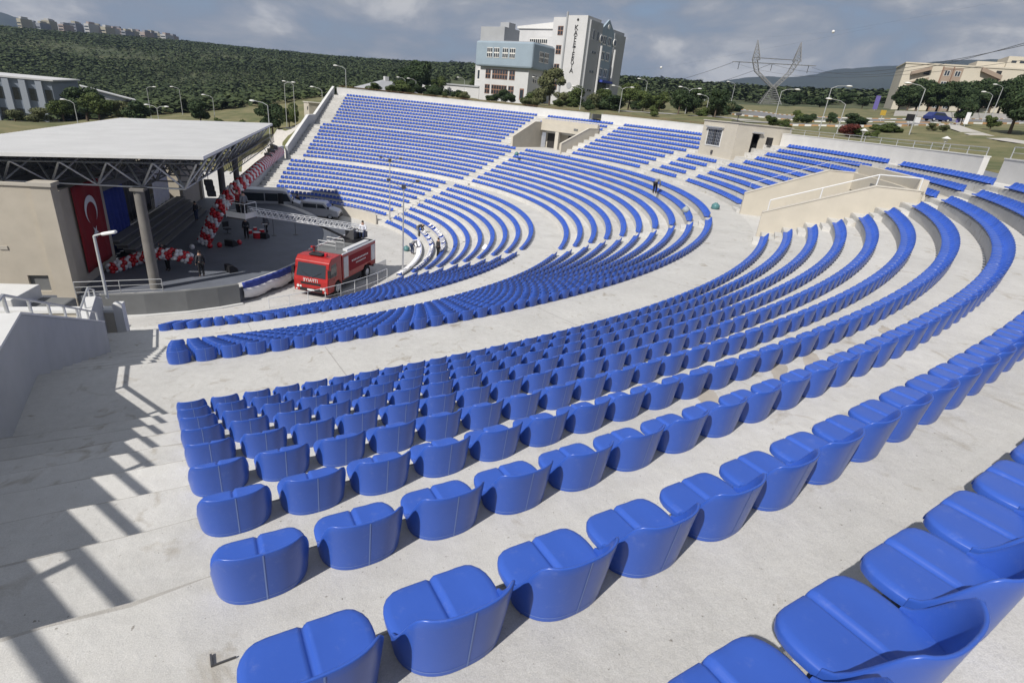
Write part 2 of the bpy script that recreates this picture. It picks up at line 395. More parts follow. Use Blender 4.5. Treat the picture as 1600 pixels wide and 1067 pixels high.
seats = []      # (block,row,index,R,angle,z)
TH0 = {('A', k): -75.75+k*.0745 for k in range(10)}; TH0[('A', 9)] = -75.27
for k in range(10): TH0[('B', k)] = -76.04-.09*(9-k); TH0[('C', k)] = -77.93-.05*(9-k)
def spans(b, k):
    t0 = TH0[(b, k)]
    if b == 'A':
        s_ = [(t0, -39.75), (-22.75, -6.3), (6.3, 22.75), (39.75, 75.7)]
        if k >= 7: s_ += [(-37.45, -25.0), (25.0, 37.45)]
        if k <= 4: s_ += [(-3.05, 3.05)]
        if k >= 5: s_[1] = (-22.75, -7.2); s_[2] = (5.2 if k < 6 else 4.2, 22.75)
        return s_
    g = math.degrees((STAIR_W+.35)/2/ROW[b][k][0])
    if b == 'B': return [(t0, -31.6-g), (-31.6+g, 31.6-g), (31.6+g, 76.6)]
    if k == 0: return [(-31.6+g, 31.6-g)]
    return [(t0, -31.6-g), (-31.6+g, 31.6-g), (31.6+g, 78.2)]
for b, k in SEQ:
    R, z = ROW[b][k]; st = math.degrees(SP/R)
    for si, (a0, a1) in enumerate(spans(b, k)):
        n = int((a1-a0)/st)
        for i in range(n+1):
            a = a0+i*st + random.uniform(-.012, .012)*st
            if a0 > 0 or si > 0: a += (a1-a0-n*st)/2
            seats.append((b, k, si, i, R, a, z))
S = np.array([(s[4]*math.cos(rad(s[5])), s[4]*math.sin(rad(s[5])), s[6]) for s in seats])
v_ = S-CAM; depth = v_@CF; sx = 800+F0*(v_@CX)/np.maximum(depth, .01); sy = 533.5-F0*(v_@CU)/np.maximum(depth, .01)
vis = (depth > .35) & (sx > -60) & (sx < 1760) & (sy > -60) & (sy < 1500)
dist = np.where(vis, np.linalg.norm(v_, axis=1), 1e9)
order = np.argsort(dist); near = set(order[:300].tolist())
BLK = {'A': 'upper', 'B': 'middle', 'C': 'lower'}; REF = {'A': 'row up from the upper walkway', 'B': 'row up from the middle walkway', 'C': 'row up from the stage'}
for i in near:
    b, k, si, j, R, a, z = seats[i]
    rz = rad(a)+PI/2+random.uniform(-.012, .012)
    o = empty("stadium_seat", P3(R, a, z+.002), rz, f"blue plastic seat, {ordw(j+1)} from the near stairs, {ordw(k+1)} {REF[b]}", "seat", "blue seats nearest the camera")
    place("backrest", me_back, o); place("seat_pan", me_pan, o); place("mould_seam", me_seam, o); place("mould_line", me_line, o); place("mounting_bracket", me_brk, o)
lb, lp = seat_parts(10, 2, 10, 8)
lo = MB(); lo.add(lb.v, lb.f); lo.add(lp.v, lp.f)
LV = np.array(lo.v); LFq = np.array([f for f in lo.f])
rest = [i for i in range(len(seats)) if i not in near and not (depth[i] < .3 and np.linalg.norm(v_[i]) < 3)]
ra = np.array([seats[i][5] for i in rest]); rr_ = np.radians(ra)+PI/2+RNG.uniform(-.012, .012, len(rest)); rp = S[rest]
cs, sn = np.cos(rr_)[:, None], np.sin(rr_)[:, None]
vx = LV[None, :, 0]*cs-LV[None, :, 1]*sn+rp[:, 0:1]; vy = LV[None, :, 0]*sn+LV[None, :, 1]*cs+rp[:, 1:2]; vz = LV[None, :, 2]+rp[:, 2:3]+.002
AV = np.stack([vx, vy, vz], -1).reshape(-1, 3)
AF = (LFq[None]+(np.arange(len(rest))*len(LV))[:, None, None]).reshape(-1, 4)
def np_mesh(name, V, Fc, m, smooth=True):
    me = bpy.data.meshes.new(name); me.vertices.add(len(V)); me.vertices.foreach_set("co", np.ascontiguousarray(V, dtype=np.float32).ravel())
    k = Fc.shape[1]; me.loops.add(Fc.size); me.loops.foreach_set("vertex_index", np.ascontiguousarray(Fc, dtype=np.int32).ravel())
    me.polygons.add(len(Fc)); me.polygons.foreach_set("loop_start", np.arange(0, Fc.size, k, dtype=np.int32)); me.update(calc_edges=True); me.validate()
    me.materials.append(m)
    if smooth: me.shade_smooth()
    return me
o = bpy.data.objects.new("far_seats", np_mesh("far_seats", AV, AF, SEATM)); COL.objects.link(o)
tag(o, "thousands of blue plastic seats in curving rows across the far terraces", "seats", kind="stuff")
print("seats", len(seats), "joined tris", AF.shape[0]*2)

# ------------------------------------------------------------------ terrain
CTRL = []
def cz(x, y, z): CTRL.append((x, y, z))
for a in range(-78, 79, 12): cz(*P3(56.0, a, 12.25)); cz(*P3(62, a, 12.3))
for a in (88, 100, 115, 130, 150, 170, 190, 210, 230, 250, 268): cz(*P3(45, a, FZ-.3)); cz(*P3(53, a, 2.2)); cz(*P3(70, a, 3.6))
for p in [(430,200,100),(330,190,112),(200,190,125),(60,196,160),(0,200,165),(150,175,190),(300,160,220),(440,165,160),(480,160,150),
          (100,150,320),(300,136,380),(500,136,330),(650,134,280),(0,140,330),(560,142,170),(640,145,140),
          (-150,30,900),(0,45,900),(150,58,900),(285,66,860),(400,79,800),(500,89,760),(600,97,720),(735,104,680),(850,113,640),(965,125,620),(1100,139,620),(1200,149,620),(1350,164,620),(1600,190,700),(1800,215,700),
          (800,163,165),(950,168,158),(900,172,112),(720,157,160),(850,130,300),(1000,146,300),
          (1000,179,105),(1100,184,98),(1100,172,150),(1200,180,140),(1150,160,260),(1210,205,74),(1300,215,68),(1400,225,64),(1400,196,105),(1290,196,100),
          (1300,184,128),(1250,192,112),(1460,189,128),(1590,196,122),(1520,212,90),(1590,228,72),(1400,172,220),(1590,178,220),(1390,150,420),(1590,170,420),(1290,160,300),(1480,205,95)]:
    cz(*at(*p))
for a in (-85, -100, -120, -150): cz(*P3(70, a, 9)); cz(*P3(200, a, 14)); cz(*P3(900, a, 30))
CT = np.array(CTRL)
def feat(x, y):
    r = np.hypot(x, y); th = np.arctan2(y, x); return np.stack([np.cos(th)*1.3, np.sin(th)*1.3, np.log(np.maximum(r, 10))*1.0], -1)
FC = feat(CT[:, 0], CT[:, 1])
KM = np.linalg.norm(FC[:, None]-FC[None], axis=-1); KM += np.eye(len(CT))*.004
ones = np.ones((len(CT), 1)); AA = np.block([[KM, ones], [ones.T, np.zeros((1, 1))]])
WT = np.linalg.solve(AA, np.concatenate([CT[:, 2], [0]]))
def tz(x, y):
    x = np.asarray(x, float); y = np.asarray(y, float); sh = x.shape; f = feat(x.ravel(), y.ravel())
    out = np.zeros(len(f))
    for i in range(0, len(f), 4000):
        out[i:i+4000] = np.linalg.norm(f[i:i+4000, None]-FC[None], axis=-1)@WT[:-1]+WT[-1]
    return out.reshape(sh)
GRASS = mat("dry_grass", (.075, .09, .032), .95, col2=(.19, .165, .085), vscale=.22, bump=.8, bscale=4, detail=12)
FLOORF = mat("forest_floor", (.045, .06, .026), .95, col2=(.085, .092, .042), vscale=.03, bump=.5, bscale=1)
def terrain(name, rs, m, kind="structure", lower=0.0):
    n = 360; P = []
    for j, r in enumerate(rs):
        for i in range(n):
            a = -180+i*360/n
            rr = r
            if r < 56: rr = max(r, 55.7) if abs(a) < 79.0 else r
            P.append((rr*math.cos(rad(a)), rr*math.sin(rad(a))))
    P = np.array(P); z = tz(P[:, 0], P[:, 1])+lower
    rr = np.hypot(P[:, 0], P[:, 1]); z += np.where(rr > 70, RNG.normal(0, .10, len(z)), 0)
    V = np.column_stack([P, z]); Fc = np.array([(j*n+i, (j+1)*n+i, (j+1)*n+(i+1) % n, j*n+(i+1) % n) for j in range(len(rs)-1) for i in range(n)])[:, ::-1]
    o = bpy.data.objects.new(name, np_mesh(name, V, Fc, m)); COL.objects.link(o); o["kind"] = kind; return o
terrain("ground", [44.5, 46, 48, 50, 52, 54, 55.7, 57, 59, 62, 65, 69, 74, 79, 85, 92, 100, 108, 117, 127, 138, 150, 163, 178, 195], GRASS)
terrain("hillside", list(np.geomspace(194.5, 3300, 34)), FLOORF, lower=-.05)
dsc = MB(); n = 180
dsc.add([P3(46, i*2, FZ) for i in range(n)], [tuple(range(n))]); dsc.build("orchestra_floor", CONCF, kind="structure")
# far mountains
MTN = mat("mountain_scrub", (.022, .032, .030), 1.0, col2=(.040, .050, .042), vscale=.004)
def mountain(name, prof, D, depth_, seed):
    rg = np.random.default_rng(seed); base = [at(x, y, D) for x, y in prof]
    xs = np.array([p[0] for p in prof], float); top = np.array([p[1] for p in prof], float)
    P = []
    fine = np.linspace(xs[0], xs[-1], 120); ty = np.interp(fine, xs, top)+np.convolve(rg.normal(0, 1.6, 140), np.ones(5)/5, 'valid')[:120]
    for k in range(9):
        row = []
        for x, y in zip(fine, ty):
            c = at(x, y, D); f = k/8.0; dx = c[:2]-CAM[:2]; u = dx/np.linalg.norm(dx)
            zc = c[2]*(1-f)**1.15 + (-20)*(1-(1-f)**1.15); wob = rg.normal(0, 5)*(f*(1-f))*4
            row.append((c[0]-u[0]*depth_*f, c[1]-u[1]*depth_*f, zc+wob))
        P.append(row)
    back = [(p[0]+ (p[0]-CAM[0])*.3, p[1]+(p[1]-CAM[1])*.3, -20) for p in P[0]]
    o = MB().grid([back]+P).build(name, MTN, smooth=True, kind="structure"); return o
mountain("mountain", [(985,150),(1050,146),(1105,134),(1130,126),(1165,121),(1200,119),(1240,121),(1275,116),(1300,110),(1345,107),(1375,104),(1420,101),(1470,96),(1500,95),(1560,94),(1650,99),(1800,90),(2100,120)], 2600, 1000, 3)
mountain("mountain", [(-500,30),(-250,18),(-100,14),(0,20),(25,27),(60,40),(110,55)], 2900, 900, 5)

# ------------------------------------------------------------------ rim wall, coping, railing
def curved_wall(name, a0, a1, r, t, z0, z1, m, parent=None, label=None, cat="wall", step=1.0, coping=None, group=None):
    e_ = empty(name, P3(r, (a0+a1)/2, z0), 0, label, cat, group)
    def sub(nm, mb, mm):
        o = mb.build(nm, mm, e_); o.location = -e_.location; return o
    sub("wall_face", ring(MB(), r, r+t, z0, z1, a0, a1, step), m)
    if coping: sub("coping", ring(MB(), r-.03, r+t+.03, z1, z1+.06, a0-.02, a1+.02, step), coping)
    return e_
def curved_rail(name, a0, a1, r, z, h, label, n=None, mm=STEEL, group=None, step=2.0):
    e_ = empty(name, P3(r, (a0+a1)/2, z), 0, label, "railing", group)
    n = n or max(2, int(rad(abs(a1-a0))*r/2.0)+1)
    def sub(nm, mb):
        o = mb.build(nm, mm, e_); o.location = -e_.location
    k = max(2, int(abs(a1-a0)/1.0)+1); A_ = np.linspace(a0, a1, k)
    sub("top_rail", MB().path([P3(r, a, z+h) for a in A_], .02))
    sub("mid_rail", MB().path([P3(r, a, z+h*.5) for a in A_], .014))
    for a in np.linspace(a0, a1, n): sub("post", MB().tube(P3(r, a, z-.03), P3(r, a, z+h), .026))
    return e_
ZR = 12.90
ZB = ROW['A'][9][1]-.1
curved_wall("rim_wall", 30.9, 77.9, RIM, .3, ZB-1, ZR, RIMP, label="long white rim wall behind the far wing of seats", coping=WHITE)
curved_wall("rim_wall", 3.3, 28.6, RIM, .3, ZB-1, ZR, RIMP, label="white rim wall between the seat gate and the beige booth", coping=WHITE)
curved_wall("rim_wall", -31.0, -3.3, RIM, .3, ZB-1, ZR, RIMP, label="pale rim wall right of the booth, below the grass", coping=WHITE)
curved_wall("rim_wall", -78.3, -33.3, RIM, .3, ZB-1, ZR, RIMP, label="pale rim wall at the right edge beyond the ramp gap", coping=WHITE)
for s in (-1, 1):
    a = 29.75 if s > 0 else -32.15
    lab_ = "grey return wall beside the gap in the far rim" if s > 0 else "grey ramp side wall beside the gap in the right rim"
    w_ = MB(); p, q = P3(RIM+.3, a+.95*s, 0), P3(RIM+2.6, a+.95*s, 0)
    w_.prism([(p[0], p[1]), (q[0], q[1]), (q[0]+.05, q[1]-.3), (p[0]+.05, p[1]-.3)], ZB, ZR-.02)
    tag(w_.build("gate_wall", GREYW), lab_, "wall")
    ring(MB(), RIM+.05, RIM+5, ZB-.5, ZB+.1, a-1.15, a+1.1).build("ramp", ASPH, kind="structure")
curved_rail("rim_railing", -30.8, -4.2, RIM+.15, ZR+.06, .42, "thin steel railing on the rim wall right of the booth")
curved_rail("rim_railing", 31.2, 77.5, RIM+.15, ZR+.06, .25, "low steel railing on the far rim wall", mm=RUST)
curved_rail("rim_railing", 3.6, 28.3, RIM+.15, ZR+.06, .22, "low steel railing on the rim wall left of the booth", mm=RUST)
curved_rail("rim_railing", -60, -33.5, RIM+.15, ZR+.06, .55, "steel railing on the rim wall at the right edge")

# ------------------------------------------------------------------ straight side walls with stepped tops
def wall_xy(r, jog=0.0, s=-1):
    a = end_angle(r if not jog else min(r, 32.3)) if True else 0
    px_, py_ = (8.46-jog*.967, -43.73-jog*.254); dx, dy = -.254, .967
    b = px_*dx+py_*dy; c = px_*px_+py_*py_-r*r; t = -b-math.sqrt(max(0, b*b-c))
    x, y = px_+t*dx, py_+t*dy
    return (x, y if s < 0 else -y)
def side_wall(name, s, prof, label, jogfrom=32.3, t=.34):
    e_ = empty(name, (*wall_xy(prof[0][0], 0, s), 0), 0, label, "wall")
    nrm = (-.967, -.254 if s < 0 else .254)
    def sec(nm, pr, jog, m, zlo, top=None, tt=t, off=0.0):
        mb = MB(); v = []
        for r, z in pr:
            x, y = wall_xy(r, jog, s)
            for o_ in (off, off+tt):
                for zz_ in (zlo(r) if top is None else z+top[0], z if top is None else z+top[1]): v.append((x+nrm[0]*o_, y+nrm[1]*o_, zz_))
        f = []
        for i in range(len(pr)-1):
            k = 4*i; f += [(k, k+4, k+5, k+1), (k+2, k+3, k+7, k+6), (k+1, k+5, k+7, k+3), (k, k+2, k+6, k+4)]
        k = 4*(len(pr)-1); f += [(0, 1, 3, 2), (k, k+2, k+3, k+1)]
        mb.add(v, f); o = mb.build(nm, m, e_); o.location = -e_.location; return o
    up = [p for p in prof if p[0] >= jogfrom]; lo_ = [p for p in prof if p[0] <= jogfrom]
    zl = lambda r: -1.5
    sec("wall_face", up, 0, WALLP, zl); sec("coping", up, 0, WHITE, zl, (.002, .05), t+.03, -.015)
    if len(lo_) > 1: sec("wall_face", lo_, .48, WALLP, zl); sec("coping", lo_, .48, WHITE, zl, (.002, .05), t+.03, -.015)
    return e_
NEARP = [(55.3, 13.85), (43.3, 8.80), (41.6, 8.80), (32.3, 5.0), (32.3, 5.0), (29.6, 5.0), (28.2, 4.45)]
FARP = [(55.3, 13.0), (44.6, 8.80), (41.6, 8.80), (32.3, 5.0), (29.6, 5.0), (20.0, 1.2)]
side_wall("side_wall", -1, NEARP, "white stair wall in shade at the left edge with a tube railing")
side_wall("side_wall", 1, FARP, "long grey stair wall sloping down the far end of the seats")
def line_rail(name, pts, h, label, every=1.4, mm=STEELW, mids=1, r=.024):
    e_ = empty(name, pts[0], 0, label, "railing"); org = Vector(pts[0])
    def sub(nm, mb): o = mb.build(nm, mm, e_); o.location = -e_.location
    sub("top_rail", MB().path([Vector(p)+Vector((0, 0, h)) for p in pts], r))
    for m_ in range(mids): sub("mid_rail", MB().path([Vector(p)+Vector((0, 0, h*(m_+1)/(mids+1))) for p in pts], r*.75))
    for a, b in zip(pts[:-1], pts[1:]):
        a = Vector(a); b = Vector(b); n_ = max(1, int((b-a).length/every))
        for i in range(n_): sub("post", MB().tube(a.lerp(b, i/n_)-Vector((0, 0, .03)), a.lerp(b, i/n_)+Vector((0, 0, h)), r))
    sub("post", MB().tube(Vector(pts[-1])-Vector((0, 0, .03)), Vector(pts[-1])+Vector((0, 0, h)), r))
    return e_
def wpt(r, z, jog=0): x, y = wall_xy(r, jog, -1); return (x-.967*.17, y-.254*.17, z+.05)
line_rail("wall_railing", [wpt(54.5, 13.5), wpt(43.3, 8.8), wpt(41.6, 8.8), wpt(32.4, 5.04)], .34, "white tube railing on top of the left stair wall", 1.5, STEEL, 0, .032)
line_rail("wall_railing", [wpt(32.2, 5.0, .48), wpt(29.6, 5.0, .48), wpt(28.4, 4.53, .48)], .34, "short tube railing at the lower end of the left stair wall", 1.3, STEEL, 0, .035)

# ------------------------------------------------------------------ vomitories (sunken entrances)
def vomitory(s, label, rlab):
    e_ = empty("vomitory_entrance", P3(44.5, s*31, 7.54), 0, label, "entrance")
    def sub(nm, mb, m): o = mb.build(nm, m, e_); o.location = -e_.location; return o
    a0, a1 = (s*V0, s*V1); lo_, hi = min(a0, a1), max(a0, a1)
    sub("passage_floor", ring(MB(), 44.3, 52.9, 7.2, 7.545, lo_+.01, hi-.01), CONC)
    for a, d in ((lo_, 1), (hi, -1)):
        th_ = .26; prof = [(44.35, 8.95), (49.3, 11.02), (51.3, 11.05)]
        v = []; f = []
        for r, zt in prof:
            w_ = math.degrees(th_/r)
            for aa in (a-w_*.5, a+w_*.5):
                v += [P3(r, aa, 7.0), P3(r, aa, zt)]
        for i in range(len(prof)-1):
            k = 4*i; f += [(k, k+4, k+5, k+1), (k+2, k+3, k+7, k+6), (k+1, k+5, k+7, k+3)]
        k = 4*(len(prof)-1); f += [(0, 1, 3, 2), (k, k+2, k+3, k+1)]
        sub("side_wall", MB().add(v, f), BEIGE)
        v2 = []; f2 = []
        for r, zt in prof:
            w_ = math.degrees((th_+.06)/r)
            for aa in (a-w_*.5, a+w_*.5): v2 += [P3(r, aa, zt+.002), P3(r, aa, zt+.06)]
        for i in range(len(prof)-1):
            k = 4*i; f2 += [(k, k+4, k+5, k+1), (k+2, k+3, k+7, k+6), (k+1, k+5, k+7, k+3)]
        f2 += [(0, 1, 3, 2), (k+4, k+6, k+7, k+5)]
        sub("coping", MB().add(v2, f2), BEIGE2)
    sub("lintel", ring(MB(), 50.9, 51.45, 10.0, 11.05, lo_, hi), BEIGE)
    sub("lintel_wall", ring(MB(), 51.1, 51.5, 10.9, 11.6, lo_, hi), BEIGE)
    sub("back_wall", ring(MB(), 52.6, 52.9, 7.3, 10.9, lo_, hi), BEIGE)
    am = (lo_+hi)/2
    for da in (-2.2, 2.2): sub("pier", ring(MB(), 50.95, 51.4, 7.5, 10.0, am+da-.35, am+da+.35), BEIGE2)
    for da in (-4.0, -.1, 4.0): sub("door", ring(MB(), 52.45, 52.58, 7.55, 9.6, am+da-1.2, am+da+1.2), DOORM)
    sub("vent_grille", ring(MB(), 50.84, 50.9, 10.45, 10.72, am-1.6*s-.4, am-1.6*s+.4), GREYW)
    sub("ceiling_slab", ring(MB(), 51.4, 52.95, 10.6, 10.92, lo_, hi), BEIGE2)
    return e_
vomitory(1, "beige sunken entrance with dark doors below the far rim", "")
vomitory(-1, "beige sunken entrance with ramped side walls on the right", "")
# railings on the right entrance
def rad_rail(name, a, pts, h, label, m):
    line_rail(name, [P3(r, a, z) for r, z in pts], h, label, 2.2, m, 0, .03 if m is STEELW else .016)
rad_rail("entrance_railing", -V1, [(44.6, 9.1), (49.3, 11.05), (51.2, 11.1)], .55, "bright steel handrail on the near wall of the right entrance", STEELW)
rad_rail("entrance_railing", -V0, [(44.6, 9.1), (49.3, 11.05), (51.2, 11.1)], .55, "thin steel handrail on the far wall of the right entrance", STEEL)
0 and line_rail("entrance_railing", [P3(51.25, a, 11.62) for a in np.linspace(-V1, -V0, 7)], .45, "steel handrail across the top of the right entrance", 1.5, STEEL, 0, .025)

# ------------------------------------------------------------------ control booth
bt = empty("control_booth", (50, 0, 9.6), 0, "beige control booth with a window and open door on the rim", "booth")
def bsub(nm, mb, m, par=None): o = mb.build(nm, m, par or bt); 
BX0, BX1, BY0, BY1, BZ1 = 0, 6.4, -3.05, 2.75, 3.85
W_ = MB().box(BX0, BX0+.2, BY0, -.75, -.6, BZ1).box(BX0, BX0+.2, 1.65, BY1, -.6, BZ1).box(BX0, BX0+.2, -.75, 1.65, -.6, 1.55).box(BX0, BX0+.2, -.75, 1.65, 3.05, BZ1)
W_.build("front_wall", BEIGE, bt)
W_ = MB().box(BX0+.2, 1.9, BY0, BY0+.2, -.6, BZ1).box(2.85, BX1, BY0, BY0+.2, -.6, BZ1).box(1.9, 2.85, BY0, BY0+.2, 3.05, BZ1).box(1.9, 2.85, BY0, BY0+.2, -.6, .95)
W_.build("side_wall", BEIGE, bt)
MB().box(BX0+.2, BX1, BY1-.2, BY1, -.6, BZ1).build("side_wall", BEIGE, bt)
MB().box(BX1-.2, BX1, BY0+.2, BY1-.2, -.6, BZ1).build("back_wall", BEIGE, bt)
MB().box(BX0-.1, BX1+.1, BY0-.1, BY1+.1, BZ1, BZ1+.08).build("roof", BEIGE2, bt)
MB().box(.2, BX1-.2, BY0+.2, BY1-.2, .85, .95).build("floor_slab", CONC, bt)
wd = MB().box(-.05, .02, -.85, 1.75, 1.45, 1.55).box(-.05, .02, -.85, 1.75, 3.05, 3.2).box(-.05, .02, -.85, -.75, 1.55, 3.05).box(-.05, .02, 1.65, 1.75, 1.55, 3.05).build("window", WHITE, bt)
MB().box(-.02, .02, .33, .55, 1.55, 3.05).build("mullion", DARKST, wd)
for y0, y1 in ((-.75, .33), (.55, 1.65)):
    MB().box(.04, .06, y0, y1, 1.55, 3.05).build("pane", GLASS, wd)
    for k in range(1, 4): yy = y0+(y1-y0)*k/4; MB().box(.0, .02, yy-.012, yy+.012, 1.55, 3.05).build("bar", STEEL, wd)
    for k in range(1, 5): zq = 1.55+1.5*k/5; MB().box(.0, .02, y0, y1, zq-.012, zq+.012).build("bar", STEEL, wd)
MB().box(-.30, .0, -1.0, 1.9, 3.22, 3.34).build("window_hood", STEEL, bt)
MB().box(1.75, 3.0, BY0-.25, BY0, 3.1, 3.22).build("door_hood", STEEL, bt)
MB().box(2.0, 2.75, BY0+.9, BY0+.95, .95, 3.0).build("door", DOORM, bt)
MB().box(-.12, 0, .1, .35, .7, 1.05).build("speaker_box", DARKST, bt)
tag(MB().box(52.9, 53.35, -4.35, -3.95, 11.75, 12.45).build("loudspeaker", BLACK), "small black loudspeaker beside the booth door", "speaker")
tag(MB().box(51.6, 52.4, -.4, .4, 13.53, 13.65).tube((52, 0, 13.65), (52, 0, 14.3), .04).box(51.8, 52.2, -.2, .2, 14.2, 14.4).build("roof_antenna", DARKST), "small dark mast on the booth roof", "antenna")

# ------------------------------------------------------------------ stage
arc = []
for i in range(25):
    y = -14.73+29.46*i/24; arc.append((-11.4+math.sqrt(22.97**2-y*y), y))
edge = [(-.56, -16.45), (3.0, -15.85)] + arc + [(3.0, 15.85), (-.56, 16.45)]
stg = empty("stage", (0, 0, FZ), kind="structure")
o = MB().prism([(-9.5, -16.0), (-.56, -16.3)]+edge+[(-9.5, 16.0)], FZ-.02, SZ).build("stage_platform", STAGEF, stg); o.location.z = -FZ
o = MB().prism([(x+(.12 if 0 < i < len(edge)-1 else 0), y*1.004) for i, (x, y) in enumerate(edge)]+[(x-.5, y*.975) for x, y in edge[::-1]], SZ+.004, SZ+.03).build("stage_edge", CONC, stg); o.location.z = -FZ
def strip_wall(name, pts, t, z0, z1, m, label=None, cat=None, parent=None):
    P = [Vector((*p, 0)) for p in pts]; L_ = []; R_ = []
    for i, p in enumerate(P):
        d = (P[min(i+1, len(P)-1)]-P[max(i-1, 0)]).normalized(); nn = Vector((-d.y, d.x, 0)); L_.append(p+nn*t/2); R_.append(p-nn*t/2)
    mb = MB(); v = []
    for a, b in zip(L_, R_): v += [(a.x, a.y, z0), (b.x, b.y, z0), (b.x, b.y, z1), (a.x, a.y, z1)]
    f = []
    for i in range(len(P)-1):
        k = 4*i; f += [(k, k+4, k+7, k+3), (k+1, k+2, k+6, k+5), (k+3, k+7, k+6, k+2), (k, k+1, k+5, k+4)]
    k = 4*(len(P)-1); f += [(0, 3, 2, 1), (k, k+1, k+2, k+3)]
    o = mb.add(v, f).build(name, m, parent)
    if label: tag(o, label, cat)
    return o
strip_wall("parapet_wall", [(-.62, -17.0), (1.5, -16.75), (3.6, -16.2), (5.2, -15.5), (6.35, -14.85)], .28, FZ-.05, SZ+.32, GREYW, "low dark grey curved wall in front of the stage", "wall")
strip_wall("stage_kerb", [(-.7, -17.25), (1.5, -17.0), (3.7, -16.45), (5.4, -15.7), (6.55, -15.0)], .22, FZ-.05, FZ+.09, WHITE, "white kerb at the foot of the grey stage wall", "kerb")
line_rail("stage_railing", [(-2.0, -16.6, SZ), (2.3, -15.9, SZ)], .95, "steel railing on the stage beside the lamp", 1.6, STEEL, 2)

SHB_W = mat("stage_house_render", (.43, .39, .325), .88, var=.06, vscale=.8, bump=.15, bscale=30); SHB_C = mat("stage_house_coping", (.42, .39, .34), .85)
# stage house
sh = empty("stage_house", (-2.4, 0, FZ), 0, "beige stage house with a dark opening behind the stage", "building")
def hs(nm, mb, m, par=None): o = mb.build(nm, m, par or sh); 
for s in (-1, 1):
    y0, y1 = sorted((s*16.15, s*15.85))
    if s < 0:
        hs("side_wall", MB().box(-10.4, -1.95, y0, y1, 0, 7.3).box(-.95, -.65, y0, y1, 0, 7.3).box(-1.95, -.95, y0, y1, 2.25, 7.3).box(-1.95, -.95, y0, y1, 0, 1.3), SHB_W)
        hs("door", MB().box(-1.95, -.95, y0+.16, y0+.22, 1.3, 2.25), GREYW)
    else: hs("side_wall", MB().box(-10.4, -.65, y0, y1, 0, 7.3), SHB_W)
    hs("side_coping", MB().box(-10.4, -.65, y0-.08, y1+.08, 7.3, 7.42), SHB_C)
    hs("pillar", MB().box(-.65, .28, y0-.25, y1+.25, 0, 7.35), SHB_W)
    hs("pillar_cap", MB().box(-.75, .38, y0-.35, y1+.35, 7.35, 7.55), SHB_C)
    ya, yb = sorted((s*15.85, s*9.2)); hs("front_wall", MB().box(-.25, .05, ya, yb, 0, 6.9), SHB_W)
hs("back_wall", MB().box(-8.2, -7.9, -15.85, 15.85, 0, 7.3), GREYW)
hs("header_beam", MB().box(-.25, .05, -9.2, 9.2, 5.9, 6.9), GREYW)
hs("switch_box", MB().box(-2.9, -2.5, -16.2, -16.15, 3.75, 3.95), SHB_C)
BENCHM = mat("bench_board", (.24, .235, .225), .8, var=.1)
# risers (choir steps)
rs = empty("choir_steps", (-1.0, 0, SZ), 0, "long pale bench steps at the back of the stage", "steps")
for k in range(5):
    MB().box(-.05-.45*k, .62-.45*k, -8.6, 8.9, .0 if k == 0 else .28*k-.04, .28*(k+1)-.06).build("riser_box", DARKST, rs)  # dark colour stands in for the shaded gaps between the boards
    MB().box(-.1-.45*k, .66-.45*k, -8.7, 9.0, .28*(k+1)-.06, .28*(k+1)).build("bench_board", BENCHM, rs)
line_rail("steps_railing", [(-3.6, -8.6, SZ+1.4), (-3.6, 8.9, SZ+1.4)], .95, "white balustrade along the top of the stage steps", .45, STEEL, 1, .018)
# curtains, and a black sheet that paints the interior's shade
def curtain(name, x, y0, y1, z0, z1, m, label, waves=7, amp=.14):
    n_ = 60; P = []
    for z in np.linspace(z0, z1, 6):
        f = (z-z0)/(z1-z0); P.append([(x+amp*(1.2-.5*f)*math.sin(2*PI*waves*i/n_+.6*math.sin(3*f)), y0+(y1-y0)*i/n_+ .5*(1-f)*(1 if y0 < -7.5 else 0)*(1-i/n_), z) for i in range(n_+1)])
    o = MB().grid(P).build(name, m, smooth=True); so_ = o.modifiers.new("thick", 'SOLIDIFY'); so_.thickness = .01
    return tag(o, label, "curtain")
curtain("stage_curtain", -3.05, -8.9, -3.7, SZ+.02, 5.1, BLUEC, "blue curtain hanging in the stage opening by the flag")
curtain("white_backdrop", -3.1, 3.0, 7.5, SZ+1.4, 5.4, WHITEC, "white cloth hanging at the far side of the stage opening", 4, .06)
curtain("interior_shade_sheet", -3.3, -3.6, 2.7, SZ+1.4, 5.6, BLACK, "black sheet standing in for the shaded interior in the middle of the stage opening", 10, .08)  # black sheet put in so the opening looks deep in shade
